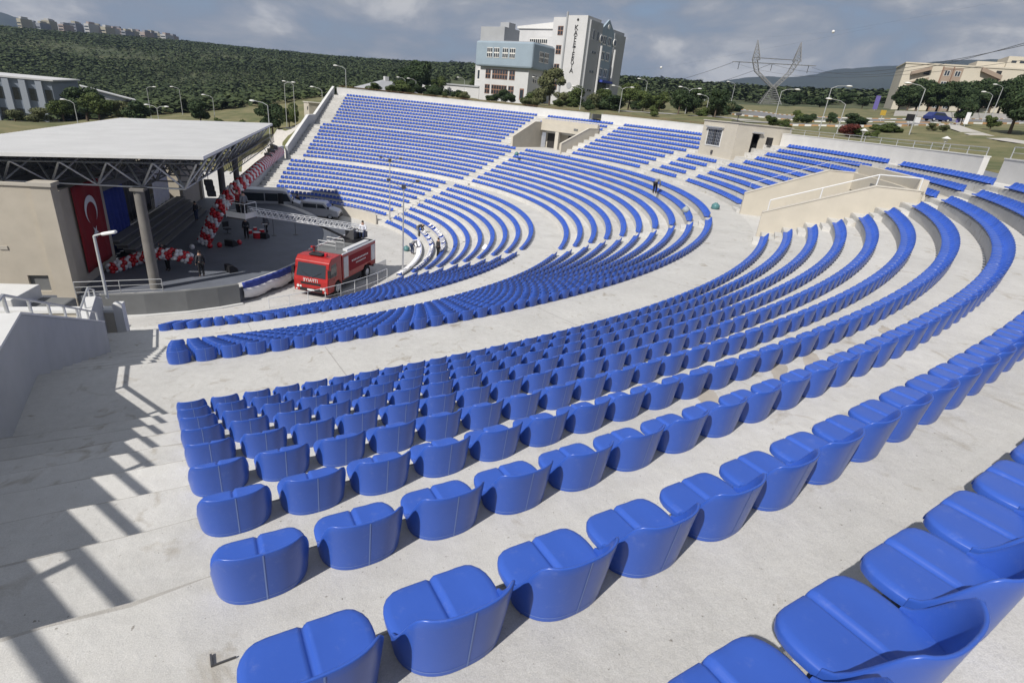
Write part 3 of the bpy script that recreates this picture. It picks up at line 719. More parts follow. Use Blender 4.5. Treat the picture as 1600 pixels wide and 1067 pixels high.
# flag
def flag():
    e_ = empty("wall_flag", (-2.27, -11.9, 1.1), 0, "large red flag with white crescent and star on the stage wall", "flag")
    n_ = 20; P = [[(.03+.035*math.sin(i*.9+j*.12), -2.0+4.0*i/n_, 5.2*j/14) for i in range(n_+1)] for j in range(15)]
    o = MB().grid(P).build("flag_cloth", REDF, e_, smooth=True); m_ = o.modifiers.new("thick", 'SOLIDIFY'); m_.thickness = .008
    cy, cz_, Ro, Ri, off = 0, 3.55, .88, .70, -.22
    out = []; inn = []
    th_ = math.acos((Ro*Ro+off*off-Ri*Ri)/(2*Ro*abs(off))) if True else 0
    for i in range(41):
        a = -PI/2+th_+(2*PI-2*th_)*i/40; out.append((cy+Ro*math.cos(a), cz_+Ro*math.sin(a)))
    ya, za = out[0]; a_in = math.atan2(za-(cz_+off), ya-cy); a_in2 = PI-a_in
    for i in range(41):
        a = a_in+((a_in2-a_in) % (2*PI))*i/40; inn.append((cy+Ri*math.cos(a), cz_+off+Ri*math.sin(a)))
    X_ = .095; v = []; f = []
    for p, q_ in zip(out, inn): v += [(X_, p[0], p[1]), (X_, q_[0], q_[1])]
    for i in range(40): f.append((2*i, 2*i+2, 2*i+3, 2*i+1))
    MB().add(v, f).build("crescent", WHITEC, e_)
    st = []
    for i in range(10):
        a = -PI/2+i*PI/5; r_ = .42 if i % 2 == 0 else .16; st.append((X_, cy+.05+r_*math.cos(a), 2.15+r_*math.sin(a)))
    MB().add(st+[(X_, .05, 2.15)], [(i, (i+1) % 10, 10) for i in range(10)]).build("star", WHITEC, e_)
flag()
COLM = mat("column_concrete", (.17, .16, .148), .9, var=.12, vscale=1.5)
# roof
rf = empty("stage_roof", (0, 0, 8.0), 0, "broad white ribbed metal roof over the stage", "roof")
RX0, RX1, RY = -8.9, 5.45, 16.1
def zr(x): return .74+(x-5.45)*.045
cs_ = []
for k in range(2):
    y = k*.5; cs_ += [(y, 0), (y+.37, 0), (y+.40, .09), (y+.47, .09)]
cs_.append((1.0, 0))
mb = MB(); mb.grid([[(x, y, z+zr(x)) for y, z in cs_] for x in np.linspace(RX0, RX1, 9)])
me_sheet = mb.mesh("roof_sheet", ROOFM)
for i in range(32): place("roof_sheet", me_sheet, rf, (0, -16+i, 0))
for s in (-1, 1):
    y = s*16.0; ya, yb = sorted((y, y+s*.08))
    MB().add([(RX0, ya, zr(RX0)-.13), (RX1, ya, zr(RX1)-.13), (RX1, ya, zr(RX1)+.06), (RX0, ya, zr(RX0)+.06), (RX0, yb, zr(RX0)-.13), (RX1, yb, zr(RX1)-.13), (RX1, yb, zr(RX1)+.06), (RX0, yb, zr(RX0)+.06)],
             [(0,1,2,3),(4,7,6,5),(3,2,6,7),(0,4,5,1),(0,3,7,4),(1,5,6,2)]).build("fascia", WHITE, rf)
MB().box(RX1, RX1+.08, -16.08, 16.08, zr(RX1)-.13, zr(RX1)+.06).build("fascia", WHITE, rf)
MB().box(RX0-.08, RX0, -16.08, 16.08, zr(RX0)-.13, zr(RX0)+.06).build("fascia", WHITE, rf)
MB().add([(RX0+.1, -15.95, zr(RX0)-.16), (RX1-.1, -15.95, zr(RX1)-.16), (RX1-.1, 15.95, zr(RX1)-.16), (RX0+.1, 15.95, zr(RX0)-.16)], [(3, 2, 1, 0)]).build("roof_shade_sheet", mat("painted_roof_shade", (.06, .065, .07), .8), rf)  # added dark sheet, its colour stands in for the shade under the roof
tr = empty("roof_truss", (0, 0, 6.8), 0, "white tubular space frame carrying the stage roof", "truss")
nx, ny = 6, 12
def top(i, j): x = RX0+.4+(RX1-RX0-.8)*i/nx; return (x, -15.7+31.4*j/ny, 1.2+zr(x)-.4)
def bot(i, j): x = RX0+.4+(RX1-RX0-.8)*(i+.5)/nx; return (x, -15.7+31.4*(j+.5)/ny, -.18)
inner = MB()
def memb(a, b, r, single):
    if single: MB().tube(a, b, r, n=8).build("truss_tube", STEEL, tr)
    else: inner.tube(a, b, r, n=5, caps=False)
for j in range(ny+1):
    for i in range(nx): memb(top(i, j), top(i+1, j), .045, False)
for i in range(nx+1):
    for j in range(ny): memb(top(i, j), top(i, j+1), .045, False)
for i in range(nx):
    for j in range(ny):
        for di in (0, 1):
            for dj in (0, 1): memb(bot(i, j), top(i+di, j+dj), .05 if j else .055, j == 0 or (i == nx-1 and di == 1))
        if i < nx-1: memb(bot(i, j), bot(i+1, j), .055, j == 0)
        if j < ny-1: memb(bot(i, j), bot(i, j+1), .055, i == nx-1)
inner.build("inner_truss_tubes", GREYW, tr, kind="stuff")  # inner tubes coloured darker to paint in the shade below the roof
# fine lattice girder hanging under the front edge
lg = empty("lattice_girder", (5.0, 0, 6.9), 0, "dark lattice girder along the front of the stage roof", "girder")
for (x, z) in ((0, 0), (.5, 0), (0, .75), (.5, .75)): MB().tube((x, -9, z), (x, 16.5, z), .04, n=6).build("chord", DARKST, lg)
lat = MB()
for k in range(34):
    y = -9+.75*k
    for x in (0, .5): lat.tube((x, y, 0), (x, y+.375, .75), .018, n=4); lat.tube((x, y+.375, .75), (x, y+.75, 0), .018, n=4)
    lat.tube((0, y, .75), (.5, y+.375, .75), .016, n=4); lat.tube((.5, y+.375, .75), (0, y+.75, .75), .016, n=4)
lat.build("lacing_bars", DARKST, lg, kind="stuff")
for s in (-1, 1):
    for j, y in enumerate((14.9, 7.4)):
        if j == 1 and s == -1: continue
        c = empty("roof_column", (1.6, s*y, SZ), 0, "thick round concrete column at the near end of the stage" if s < 0 else ("round concrete column at the far end of the stage" if j == 0 else "round concrete column in the middle far side of the stage"), "column")
        o = MB().tube((0, 0, 0), (0, 0, 6.05), .31, .28, 20).build("shaft", COLM, c, smooth=False); smooth_by_angle(o)
        MB().box(-.36, .36, -.36, .36, 6.05, 6.2).build("cap", COLM, c)
for k, (y, z) in enumerate(((9.0, 6.1), (11.4, 6.3), (13.8, 6.5))):
    p = empty("light_bank", (5.7, y, z-.2), .35, ["dark stage light bank nearest the garland", "middle dark stage light bank under the roof edge", "far dark stage light bank under the roof edge"][k], "stage light", "hanging stage lights")
    MB().box(-.15, .25, -.8, .8, -.5, .5).build("housing", DARKST, p); MB().tube((0, 0, .5), (-.4, 0, 1.2), .03).build("bracket", DARKST, p)
sp = empty("hanging_speaker", tuple(atx(327, 296, 4.4)), .3, "black loudspeaker cluster hanging beside the balloon garland", "speaker")
for k in range(3): MB().box(-.25+.05*k, .25+.05*k, -.36, .36, .6-.35*k-.33, .6-.35*k).build("speaker_cabinet", BLACK, sp)
MB().tube((0, 0, .6), (0, 0, 2.2), .02).build("hanging_cable", DARKST, sp)

# balloon garlands
bm = MB().ball((0, 0, 0), .15, 10, 7, 1.12)
me_br = bm.mesh("balloon", BALR, True); me_bw = bm.mesh("balloon", BALW, True)
def garland(name, pts, label, per=5, rad_=.24, pitch=.23, group=None, scale=1.0, stuff=False):
    e_ = empty(name, pts[0], 0, label, "balloons", group); org = Vector(pts[0])
    P = [Vector(p) for p in pts]; seg = [(b-a).length for a, b in zip(P[:-1], P[1:])]; tot = sum(seg); n_ = int(tot/pitch)
    mr, mw = MB(), MB()
    for k in range(n_+1):
        d = tot*k/n_; i = 0
        while i < len(seg)-1 and d > seg[i]: d -= seg[i]; i += 1
        c = P[i].lerp(P[i+1], d/seg[i]); t_ = (P[i+1]-P[i]).normalized(); a = t_.orthogonal().normalized(); b = t_.cross(a)
        for q in range(per):
            ang = 2*PI*(q/per)+(k % 2)*PI/per; col = int(((q/per)+k*.10) % 1.0*2) % 2
            p = c+a*rad_*math.cos(ang)+b*rad_*math.sin(ang)-org
            if stuff: (mr if k % 4 < 2 else mw).ball(p, .15*scale, 6, 4)
            else: place("balloon", me_br if (q+2*k) % per < per/2 else me_bw, e_, p, random.random()*6, scale*random.uniform(.92, 1.06))
    if stuff: mr.build("red_balloons", BALR, e_, True, "stuff"); mw.build("white_balloons", BALW, e_, True, "stuff")
    return e_
g0 = atz(319, 378, SZ+.25); g1 = atx(340, 330, 3.4); g2 = atx(362, 300, 4.3); g3 = atx(382, 283, 5.0)
garland("balloon_garland", [tuple(g0), tuple(g1), tuple(g2), tuple(g3)], "upright red and white balloon garland at the stage front", 8, .38, .25, scale=1.1)
garland("balloon_garland", [tuple(g3), tuple(atx(405, 262, 5.6)), tuple(atx(437, 237, 6.1))], "long striped balloon garland along the roof edge", 9, .36, .22, scale=1.15, stuff=True)
h0 = atz(172, 421, SZ+.2); h1 = atz(215, 404, SZ+.6); h2 = atz(250, 396, SZ+1.25); h3 = atz(272, 397, SZ+1.3); h4 = atz(297, 404, SZ+.9)
garland("balloon_garland", [tuple(h0), tuple(h1), tuple(h2), tuple(h3), tuple(h4)], "arched red and white balloon garland carried beside the column", 6, .27, .22)
fb = [(300, 386, BALW, "white"), (328, 384, BALR, "red"), (357, 378, BALW, "white"), (343, 383, BALR, "red"), (374, 379, BALR, "red")]
for k, (x, y, m_, cn) in enumerate(fb):
    p = atz(x, y, SZ+.17); o = MB().ball((0, 0, 0), .2, 10, 7, 1.15).build("loose_balloon", m_, None, True); o.location = [float(c) for c in p]
    tag(o, f"{cn} balloon lying on the stage, {ordw(k+1)} of five counted from the left column" if False else ["white balloon on the floor at the foot of the upright garland", "red balloon just right of the garland foot", "white balloon on the stage between garland and drums", "red balloon on the stage middle of the loose ones", "rightmost red balloon on the stage near the drums"][k], "balloon", "loose balloons on the stage")

# swag along the stage front
sw = empty("stage_swag", (0, 0, 0), 0, "blue and white swag draped along the stage front edge", "drape")
sa = [a for a in arc if -14.9 < a[1] < -8.0]
def arcp(f): 
    y = -14.6+(-8.6+14.6)*f; return (-11.4+math.sqrt(23.12**2-y*y), y)
nseg = 36
P = []; Pw = []
for i in range(nseg+1):
    x, y = arcp(i/nseg); ph = (i/nseg*3) % 1.0; drop = .30+.22*math.sin(PI*ph); wv = .03*math.sin(i*2.1)
    P.append([(x+wv, y, SZ+.32), (x+.06+wv, y, SZ+.06), (x+.08-wv, y, SZ+.02-drop*.4)]); Pw.append([(x+.05, y, SZ-.02-drop*.3), (x+.10+wv, y, SZ-.25-drop*.4), (x+.08-wv, y, SZ-.45-drop*.9)])
o = MB().grid(P).build("blue_band", BLUEC, sw, True); o.modifiers.new("t", 'SOLIDIFY').thickness = .01
o = MB().grid(Pw).build("white_swag", WHITEC, sw, True); o.modifiers.new("t", 'SOLIDIFY').thickness = .01

# stage equipment
def wedge(x, y, rz, label):
    p = atz(x, y, SZ); e_ = empty("floor_monitor", p, rz, label, "speaker", "floor monitors on the stage")
    MB().prism([(-.3, 0), (.3, 0), (.3, .2), (-.05, .5), (-.3, .5)], -.4, .4, 'y').build("cabinet", BLACK, e_); MB().prism([(.29, .22), (-.03, .49), (-.01, .51), (.31, .24)], -.34, .34, 'y').build("grille", DARKST, e_)
wedge(362, 424, .6, "black floor monitor at the stage edge behind the swag"); wedge(412, 372, 1.2, "black floor monitor beside the drum kit"); wedge(362, 384, 1.0, "black floor monitor left of the drum kit")
tag(MB().box(-.6, .6, -.5, .5, 0, 1.0).build("subwoofer", BLACK), "black subwoofer box on the ground beside the truck", "speaker").location = [float(c) for c in atz(445, 440, FZ)]
dk = empty("drum_kit", atz(402, 372, SZ), .4, "drum kit with red shells in the middle of the stage", "drums")
for (x, y, z, r, h) in ((0, 0, 0, .32, .5), (-.5, .3, .35, .2, .3), (.5, .3, .3, .22, .35), (0, .45, .6, .16, .22)):
    o = MB().tube((x, y, z), (x, y, z+h), r, n=14).build("drum", BALR, dk); smooth_by_angle(o); MB().tube((x, y, z+h), (x, y, z+h+.01), r*.97, n=14).build("drum_head", WHITEC, o)
for (x, y, z) in ((-.75, 0, 1.1), (.75, .05, 1.15)): MB().tube((x, y, z), (x, y, z+.015), .24, n=14).tube((x, y, 0), (x, y, z), .015, n=5).build("cymbal", STEEL, dk)
for k, (x, y) in enumerate(((428, 368), (462, 367))):
    p = atz(x, y, SZ); e_ = empty("microphone_stand", p, 0, ["thin microphone stand left of the ladder turret", "microphone stand nearest the fire truck ladder"][k], "stand")
    MB().tube((0, 0, 0), (0, 0, 1.5), .02, n=6).build("pole", DARKST, e_); MB().tube((0, 0, 0), (0, 0, .03), .22, n=12).build("base", DARKST, e_); MB().tube((0, 0, 1.5), (.3, 0, 1.62), .02, n=6).build("microphone", BLACK, e_)
ch = empty("office_chair", atz(356, 366, SZ), .6, "dark swivel chair on the stage", "chair")
MB().box(-.25, .25, -.25, .25, .42, .5).build("seat", BLACK, ch); MB().box(-.25, .25, .22, .28, .6, 1.05).build("backrest", BLACK, ch); MB().tube((0, 0, .05), (0, 0, .42), .04).build("stem", DARKST, ch)
for k in range(5): a = 2*PI*k/5; MB().tube((0, 0, .1), (.3*math.cos(a), .3*math.sin(a), .04), .02, n=5).build("leg", DARKST, ch)

# ------------------------------------------------------------------ vehicles
def wheel_set(parent, xs, hw_, r, w_=.3):
    for x in xs:
        for s in (-1, 1):
            wl = empty("wheel", (x, s*(hw_-w_/2), r)); wl.parent = parent; wl.location = (x, s*(hw_-w_/2), r)
            o = MB().tube((0, -w_/2, 0), (0, w_/2, 0), r, n=24).build("tyre", RUBBER, wl, bevel=.04); smooth_by_angle(o)
            o = MB().tube((0, s*w_/2-.01*s, 0), (0, s*w_/2+.015*s, 0), r*.58, r*.5, n=18).build("rim", STEEL, wl); smooth_by_angle(o)
            MB().tube((0, s*w_/2, 0), (0, s*(w_/2+.05), 0), r*.2, n=10).build("hub", STEELW, wl)
f_ = np.array([-.474, -.88]); rz_t = math.atan2(f_[1], f_[0])
tk = empty("fire_truck", (10.75, -13.75, FZ), rz_t, "red fire truck with an extended rescue ladder in front of the stage", "fire truck")
# local: +x forward (front bumper at x=0), +y = truck's left side
HW = 1.3
def loft(secs):      # list of (x, halfwidth, zlo, zhi) -> closed body
    mb = MB(); v = []
    for x, hw_, z0, z1 in secs: v += [(x, -hw_, z0), (x, hw_, z0), (x, hw_, z1), (x, -hw_, z1)]
    f = [(0, 3, 2, 1)]
    for i in range(len(secs)-1):
        k = 4*i; f += [(k, k+1, k+5, k+4), (k+1, k+2, k+6, k+5), (k+2, k+3, k+7, k+6), (k+3, k, k+4, k+7)]
    k = 4*(len(secs)-1); f.append((k, k+1, k+2, k+3)); return mb.add(v, f)
cab = MB().prism([(-.02, .42), (.0, 1.25), (-.06, 1.45), (-.34, 2.55), (-.62, 2.82), (-1.95, 2.86), (-2.0, .75), (-1.95, .6), (-1.87, .62), (-1.78, .9), (-1.55, 1.1), (-1.2, 1.1), (-.97, .9), (-.88, .55), (-.8, .42)], -HW, HW, 'y').build("cab", RED, tk, bevel=.07)
def scr(z): return -.06-(z-1.45)*.2545
MB().add([(scr(1.5)+.015, -1.12, 1.5), (scr(1.5)+.015, 1.12, 1.5), (scr(2.42)+.015, 1.06, 2.42), (scr(2.42)+.015, -1.06, 2.42)], [(0, 1, 2, 3)]).build("windscreen", GLASS, cab)
for s in (-1, 1):
    y = s*(HW+.008); pts = [(-.42, y, 1.5), (-.58, y, 2.38), (-1.25, y, 2.42), (-1.25, y, 1.5)]
    MB().add(pts, [(0, 1, 2, 3) if s < 0 else (3, 2, 1, 0)]).build("side_window", GLASS, cab)
    MB().add([(-.1, s*(HW+.012), .62), (-.1, s*(HW+.012), 1.4), (-1.32, s*(HW+.012), 1.4), (-1.32, s*(HW+.012), 1.15), (-.9, s*(HW+.012), 1.0), (-.8, s*(HW+.012), .62)], [(0, 1, 2, 3, 4, 5)]).build("door_panel", RED, cab)
    MB().box(-.95, -.8, s*(HW+.01)-.01, s*(HW+.01)+.02, 1.28, 1.32).build("door_handle", BLACK, cab)
    MB().box(-.2, -.08, s*1.38-.1, s*1.38+.1, 1.6, 2.1).tube((-.1, s*1.2, 2.2), (-.12, s*1.4, 2.1), .025).build("mirror", BLACK, cab)
    o = MB().tube((-.02, s*.98, .78), (.03, s*.98, .78), .10, n=14).build("headlight", WHITE, cab); MB().tube((-.02, s*.78, .78), (.03, s*.78, .78), .075, n=12).build("headlight", WHITE, cab)
    MB().box(-.02, .03, s*1.1-.06, s*1.1+.06, .5, .58).build("fog_light", WHITE, cab)
    MB().tube((-.03, s*.1, 1.47), (-.12, s*.75, 1.85), .012, n=5).build("wiper", BLACK, cab)
MB().box(-.06, .035, -.75, .75, .98, 1.12).build("grille", BLACK, cab)
MB().box(-.06, .03, -.85, .85, .48, .7).build("bumper_grille", BLACK, cab)
MB().box(.03, .04, -.27, .27, .54, .66).build("number_plate", WHITE, cab)
MB().box(-1.35, -.75, -.5, .5, 2.86, 2.98).build("roof_hatch", BLACK, cab, bevel=.03)
me = text_mesh("ITFAIYE", .34, .006, True); me.materials.append(WHITE)
o = place("front_lettering", me, cab, (.012, 0, 1.28)); o.rotation_euler = (PI/2, 0, PI/2)
o = MB().tube((-.9, .75, 2.9), (-.9, .75, 3.1), .12, n=12).build("beacon", BALR, cab); MB().tube((-1.6, -.6, 2.86), (-1.6, -.6, 3.15), .05).tube((-1.7, -.6, 3.2), (-1.3, -.6, 3.3), .08).build("water_monitor", RED, cab)
body = MB().prism([(-2.1, .9), (-2.1, 2.78), (-7.35, 2.78), (-7.35, .9), (-6.6, .9), (-6.4, 1.18), (-5.45, 1.18), (-5.25, .9)], -HW, HW, 'y').build("body", RED, tk, bevel=.03)
for s in (-1, 1):
    y = s*(HW+.012)
    for x0, x1 in ((-2.9, -2.25), (-7.2, -6.55)):
        sh_ = MB().box(x0, x1, y-.012, y+.012, 1.0 if x0 > -5 else 1.3, 2.55).build("roller_shutter", STEEL, body)
        for k in range(1, 14): zq = (1.0 if x0 > -5 else 1.3)+.11*k; MB().box(x0+.02, x1-.02, y-.018, y+.018, zq, zq+.02).build("slat", STEEL, sh_) if zq < 2.5 else None
    MB().box(-6.4, -3.1, y-.008, y+.008, 1.35, 2.5).build("side_panel", REDF, body)
    lt = MB()
    for k in range(11): lt.box(-6.0+.24*k, -5.84+.24*k, y-.012, y+.012, 1.98+.0*k, 2.10)
    for k in range(8): lt.box(-5.6+.2*k, -5.47+.2*k, y-.012, y+.012, 1.72, 1.82)
    lt.build("side_lettering", WHITE, body, kind="stuff")
    MB().box(-7.3, -2.1, y-.06, y+.02, 2.78, 2.86).build("roof_edge", STEELW, body)
MB().box(-7.3, -.3, -.75, .75, .35, .95).build("chassis", BLACK, tk); MB().box(-5.1, -2.1, -1.2, 1.2, .45, .9).build("side_tank", BLACK, tk)
MB().box(-7.3, -2.15, -1.2, 1.2, 2.79, 2.82).build("roof_deck", GREYW, tk)
MB().box(-6.4, -3.0, .85, 1.2, 2.83, 2.98).build("hose_tray", STEELW, tk)
for x in (-3.0, -4.2):
    MB().tube((x, -1.1, 2.8), (x, -1.1, 3.35), .025).tube((x, -1.1, 3.35), (x, .3, 3.35), .025).tube((x, .3, 3.35), (x, .3, 2.8), .025).tube((x, -1.1, 3.1), (x, .3, 3.1), .02).build("roof_rack", STEEL, tk)
MB().box(-7.42, -7.35, -1.1, 1.1, .6, .8).build("rear_bumper", DARKST, tk)
wheel_set(tk, (-1.38, -5.9), HW, .52, .34)
# turret and ladder (in truck's local frame)
inv = Matrix.Rotation(-rz_t, 3, 'Z'); org = Vector((10.75, -13.75, FZ))
tip_w = Vector(atz(380, 333, 4.5)); tip = inv @ (tip_w-org)
tur = Vector((-6.0, 0, 2.85))
MB().tube(tur-Vector((0, 0, .05)), tur+Vector((0, 0, .2)), .75, .7, 20).build("turntable", BLACK, tk)
ld = MB().box(-6.5, -5.6, -.35, .35, 3.05, 3.75).build("ladder_mount", DARKST, tk)
MB().box(-7.0, -6.5, .3, .8, 3.05, 3.5).build("control_seat", DARKST, tk)
a = tur+Vector((.0, 0, .85)); d = (tip-a); Ld = d.length; d.normalize(); sdv = d.cross(Vector((0, 0, 1))).normalized(); upv = sdv.cross(d)
lad = empty("ladder", a); lad.parent = tk; lad.location = a
def lp(t_, s_, u_): return d*t_+sdv*s_+upv*u_
for s_ in (-.3, .3):
    MB().tube(lp(-.8, s_, 0), lp(Ld, s_, 0), .04, n=6).build("ladder_rail", STEELW, lad); MB().tube(lp(-.8, s_*1.15, .42), lp(Ld-.3, s_*1.15, .42), .03, n=6).build("ladder_rail", STEELW, lad)
k = 0; t_ = -.7
while t_ < Ld-.4:
    MB().tube(lp(t_, -.3, 0), lp(t_, .3, 0), .022, n=5).build("rung", STEELW, lad)
    for s_ in (-1, 1): MB().tube(lp(t_, .3*s_, 0), lp(t_+.2, .345*s_, .42), .02, n=5).tube(lp(t_+.2, .345*s_, .42), lp(t_+.4, .3*s_, 0), .02, n=5).build("ladder_brace", STEELW, lad)
    t_ += .4
MB().tube(tur+Vector((.5, 0, .2)), a+d*2.6, .09, n=10).build("lift_cylinder", BLACK, tk)
bk_ = empty("rescue_basket", tip+d*.1); bk_.parent = tk; bk_.location = tip+d*.1
q_ = rz_t
MB().box(-.6, .6, -.75, .75, -.35, -.25).build("basket_floor", DARKST, bk_)
for (x0, x1, y0, y1) in ((-.6, -.56, -.75, .75), (.56, .6, -.75, .75), (-.56, .56, -.75, -.71), (-.56, .56, .71, .75)): MB().box(x0, x1, y0, y1, -.25, .12).build("basket_panel", WHITE, bk_)
MB().path([(-.6, -.75, .75), (.6, -.75, .75), (.6, .75, .75), (-.6, .75, .75), (-.6, -.75, .75)], .025).build("basket_rail", STEELW, bk_)
for x in (-.6, .6):
    for y in (-.75, .75): MB().tube((x, y, -.3), (x, y, .75), .022).build("basket_post", STEELW, bk_)

def van(name, loc, rz, Ln, H, W2, label, small=False):
    e_ = empty(name, loc, rz, label, "van")
    if small: pr = [(-Ln, .35), (-Ln, 1.0), (-Ln+.1, H-.1), (-Ln+.35, H), (-1.55, H), (-1.05, 1.28), (-.12, 1.02), (0, .7), (0, .35)]
    else: pr = [(-Ln, .38), (-Ln, 1.1), (-Ln+.12, H-.12), (-Ln+.4, H), (-2.0, H), (-1.65, H-.12), (-.95, 1.42), (-.1, 1.12), (0, .8), (0, .38)]
    b_ = MB().prism(pr, -W2, W2, 'y').build("body", SILVER, e_, bevel=.09); smooth_by_angle(b_, 50)
    if small: ws = [(-1.1, 1.34), (-1.5, H-.1)]; wins = [(-2.3, -1.55), (-Ln+.35, -2.4)]; zl, zh = 1.2, H-.22
    else: ws = [(-1.0, 1.5), (-1.62, H-.2)]; wins = [(-2.35, -1.5), (-3.9, -2.6), (-Ln+.35, -4.0)]; zl, zh = 1.35, H-.35
    MB().add([(ws[0][0]+.03, -W2*.88, ws[0][1]), (ws[0][0]+.03, W2*.88, ws[0][1]), (ws[1][0]+.03, W2*.82, ws[1][1]), (ws[1][0]+.03, -W2*.82, ws[1][1])], [(0, 1, 2, 3)]).build("windscreen", GLASS, b_)
    for s in (-1, 1):
        y = s*(W2+.012)
        for i, (x0, x1) in enumerate(wins):
            v = [(x0, y, zl), (x1+(.25 if i == 0 else 0), y, zl), (x1-(.15 if i == 0 else 0), y, zh), (x0, y, zh)]
            MB().add(v, [(0, 1, 2, 3) if s < 0 else (3, 2, 1, 0)]).build("side_window", GLASS, b_)
        MB().box(-.04, .03, s*W2*.72-.16, s*W2*.72+.16, .68, .85).build("headlight", WHITE, b_)
        MB().box(-1.15, -1.0, s*(W2+.12)-.1, s*(W2+.12)+.08, 1.2, 1.45).build("mirror", BLACK, b_)
    MB().box(-.04, .04, -W2*.6, W2*.6, .55, .7).build("grille", BLACK, b_); MB().box(-.1, .06, -W2*.98, W2*.98, .32, .5).build("bumper", BLACK, b_)
    if not small: MB().add([(-2.58, -W2-.014, .5), (-2.02, -W2-.014, .5), (-2.02, -W2-.014, H-.3), (-2.58, -W2-.014, H-.3)], [(0, 1, 2, 3)]).build("open_door", BLACK, b_)
    wheel_set(e_, (-.95, -Ln+1.0), W2, .34, .22)
van("minibus", (8.2, 15.6, FZ), .06, 6.4, 2.55, 1.0, "large silver minibus with an open side door behind the stage")
van("small_van", (12.35, 12.6, FZ), -.22, 4.2, 1.85, .88, "small silver van parked beside the minibus", True)

# ------------------------------------------------------------------ people
def person(loc, rz, pose, shirt, pants, label, hair=True, lift=0.0):
    J = dict(pel=(0, 0, .95), ch=(0, .01, 1.28), nk=(0, .0, 1.5), hd=(0, .02, 1.62), tp=(0, .02, 1.74))
    for s, n_ in ((-1, 'l'), (1, 'r')):
        J['sh'+n_] = (s*.19, 0, 1.42); J['el'+n_] = (s*.25, -.02, 1.14); J['wr'+n_] = (s*.25, .10, .90); J['hn'+n_] = (s*.25, .13, .80)
        J['hp'+n_] = (s*.10, 0, .92); J['kn'+n_] = (s*.11, .03, .50); J['an'+n_] = (s*.12, -.01, .09); J['to'+n_] = (s*.13, .15, .04)
    if pose == 'reach':
        for s, n_ in ((-1, 'l'), (1, 'r')): J['el'+n_] = (s*.27, .15, 1.62); J['wr'+n_] = (s*.2, .28, 1.84); J['hn'+n_] = (s*.18, .32, 1.94)
    if pose == 'bend':
        J.update(pel=(0, -.12, .92), ch=(0, .18, 1.12), nk=(0, .38, 1.17), hd=(0, .48, 1.15), tp=(0, .58, 1.10))
        for s, n_ in ((-1, 'l'), (1, 'r')): J['sh'+n_] = (s*.19, .32, 1.14); J['el'+n_] = (s*.24, .38, .86); J['wr'+n_] = (s*.2, .50, .64); J['hn'+n_] = (s*.18, .55, .55); J['hp'+n_] = (s*.10, -.12, .90)
    if pose == 'sit':
        J.update(pel=(0, 0, .50), ch=(0, .03, .84), nk=(0, .04, 1.06), hd=(0, .07, 1.18), tp=(0, .08, 1.30))
        for s, n_ in ((-1, 'l'), (1, 'r')):
            J['sh'+n_] = (s*.19, .03, .98); J['el'+n_] = (s*.26, .12, .72); J['wr'+n_] = (s*.18, .34, .72); J['hn'+n_] = (s*.15, .43, .74)
            J['hp'+n_] = (s*.10, .02, .48); J['kn'+n_] = (s*.13, .44, .50); J['an'+n_] = (s*.13, .42, .10); J['to'+n_] = (s*.13, .57, .05)
    if pose == 'walk':
        J['knl'] = (-.11, .20, .53); J['anl'] = (-.12, .16, .1); J['tol'] = (-.12, .31, .05); J['knr'] = (.11, -.05, .5); J['anr'] = (.12, -.28, .13); J['tor'] = (.12, -.14, .04)
        J['wrl'] = (-.25, -.12, .93); J['hnl'] = (-.25, -.16, .84); J['wrr'] = (.25, .22, .96); J['hnr'] = (.25, .28, .88)
    e_ = empty("person", loc, rz, label, "person")
    def skin(nm, edges, R, m, root):
        keys = []
        for a_, b_ in edges:
            for q in (a_, b_):
                if q not in keys: keys.append(q)
        me = bpy.data.meshes.new(nm); me.from_pydata([J[q] for q in keys], [(keys.index(a_), keys.index(b_)) for a_, b_ in edges], []); me.materials.append(m)
        o = bpy.data.objects.new(nm, me); COL.objects.link(o); o.parent = e_
        sk = o.modifiers.new("skin", 'SKIN'); sk.use_smooth_shade = True
        for i, q in enumerate(keys):
            sv = me.skin_vertices[0].data[i]; sv.radius = (R[q], R[q]) if not isinstance(R[q], tuple) else R[q]; sv.use_root = (q == root)
        o.modifiers.new("sub", 'SUBSURF').levels = 1
        o.modifiers["sub"].render_levels = 2
        return o
    R = dict(pel=.125, ch=.135, nk=.055, hd=.085, tp=.075)
    for n_ in 'lr': R.update({'sh'+n_: .065, 'el'+n_: .045, 'wr'+n_: .032, 'hn'+n_: .035, 'hp'+n_: .09, 'kn'+n_: .06, 'an'+n_: .042, 'to'+n_: .04})
    E_ = [('pel', 'ch'), ('ch', 'nk'), ('nk', 'hd'), ('hd', 'tp')]
    for n_ in 'lr': E_ += [('nk', 'sh'+n_), ('sh'+n_, 'el'+n_), ('el'+n_, 'wr'+n_), ('wr'+n_, 'hn'+n_), ('pel', 'hp'+n_), ('hp'+n_, 'kn'+n_), ('kn'+n_, 'an'+n_), ('an'+n_, 'to'+n_)]
    skin("body", E_, R, SKIN, 'pel')
    R2 = {k_: (v+.022) for k_, v in R.items()}; R2['nk'] = .07
    skin("shirt", [('pel', 'ch'), ('ch', 'nk')]+[x for n_ in 'lr' for x in (('nk', 'sh'+n_), ('sh'+n_, 'el'+n_), ('el'+n_, 'wr'+n_))], R2, shirt, 'pel')
    R3 = {k_: v+.025 for k_, v in R.items()}; R3['pel'] = .14
    skin("trousers", [x for n_ in 'lr' for x in (('pel', 'hp'+n_), ('hp'+n_, 'kn'+n_), ('kn'+n_, 'an'+n_))], R3, pants, 'pel')
    for n_ in 'lr': skin("shoe", [('an'+n_, 'to'+n_)], {'an'+n_: .055, 'to'+n_: .05}, BLACK, 'an'+n_)
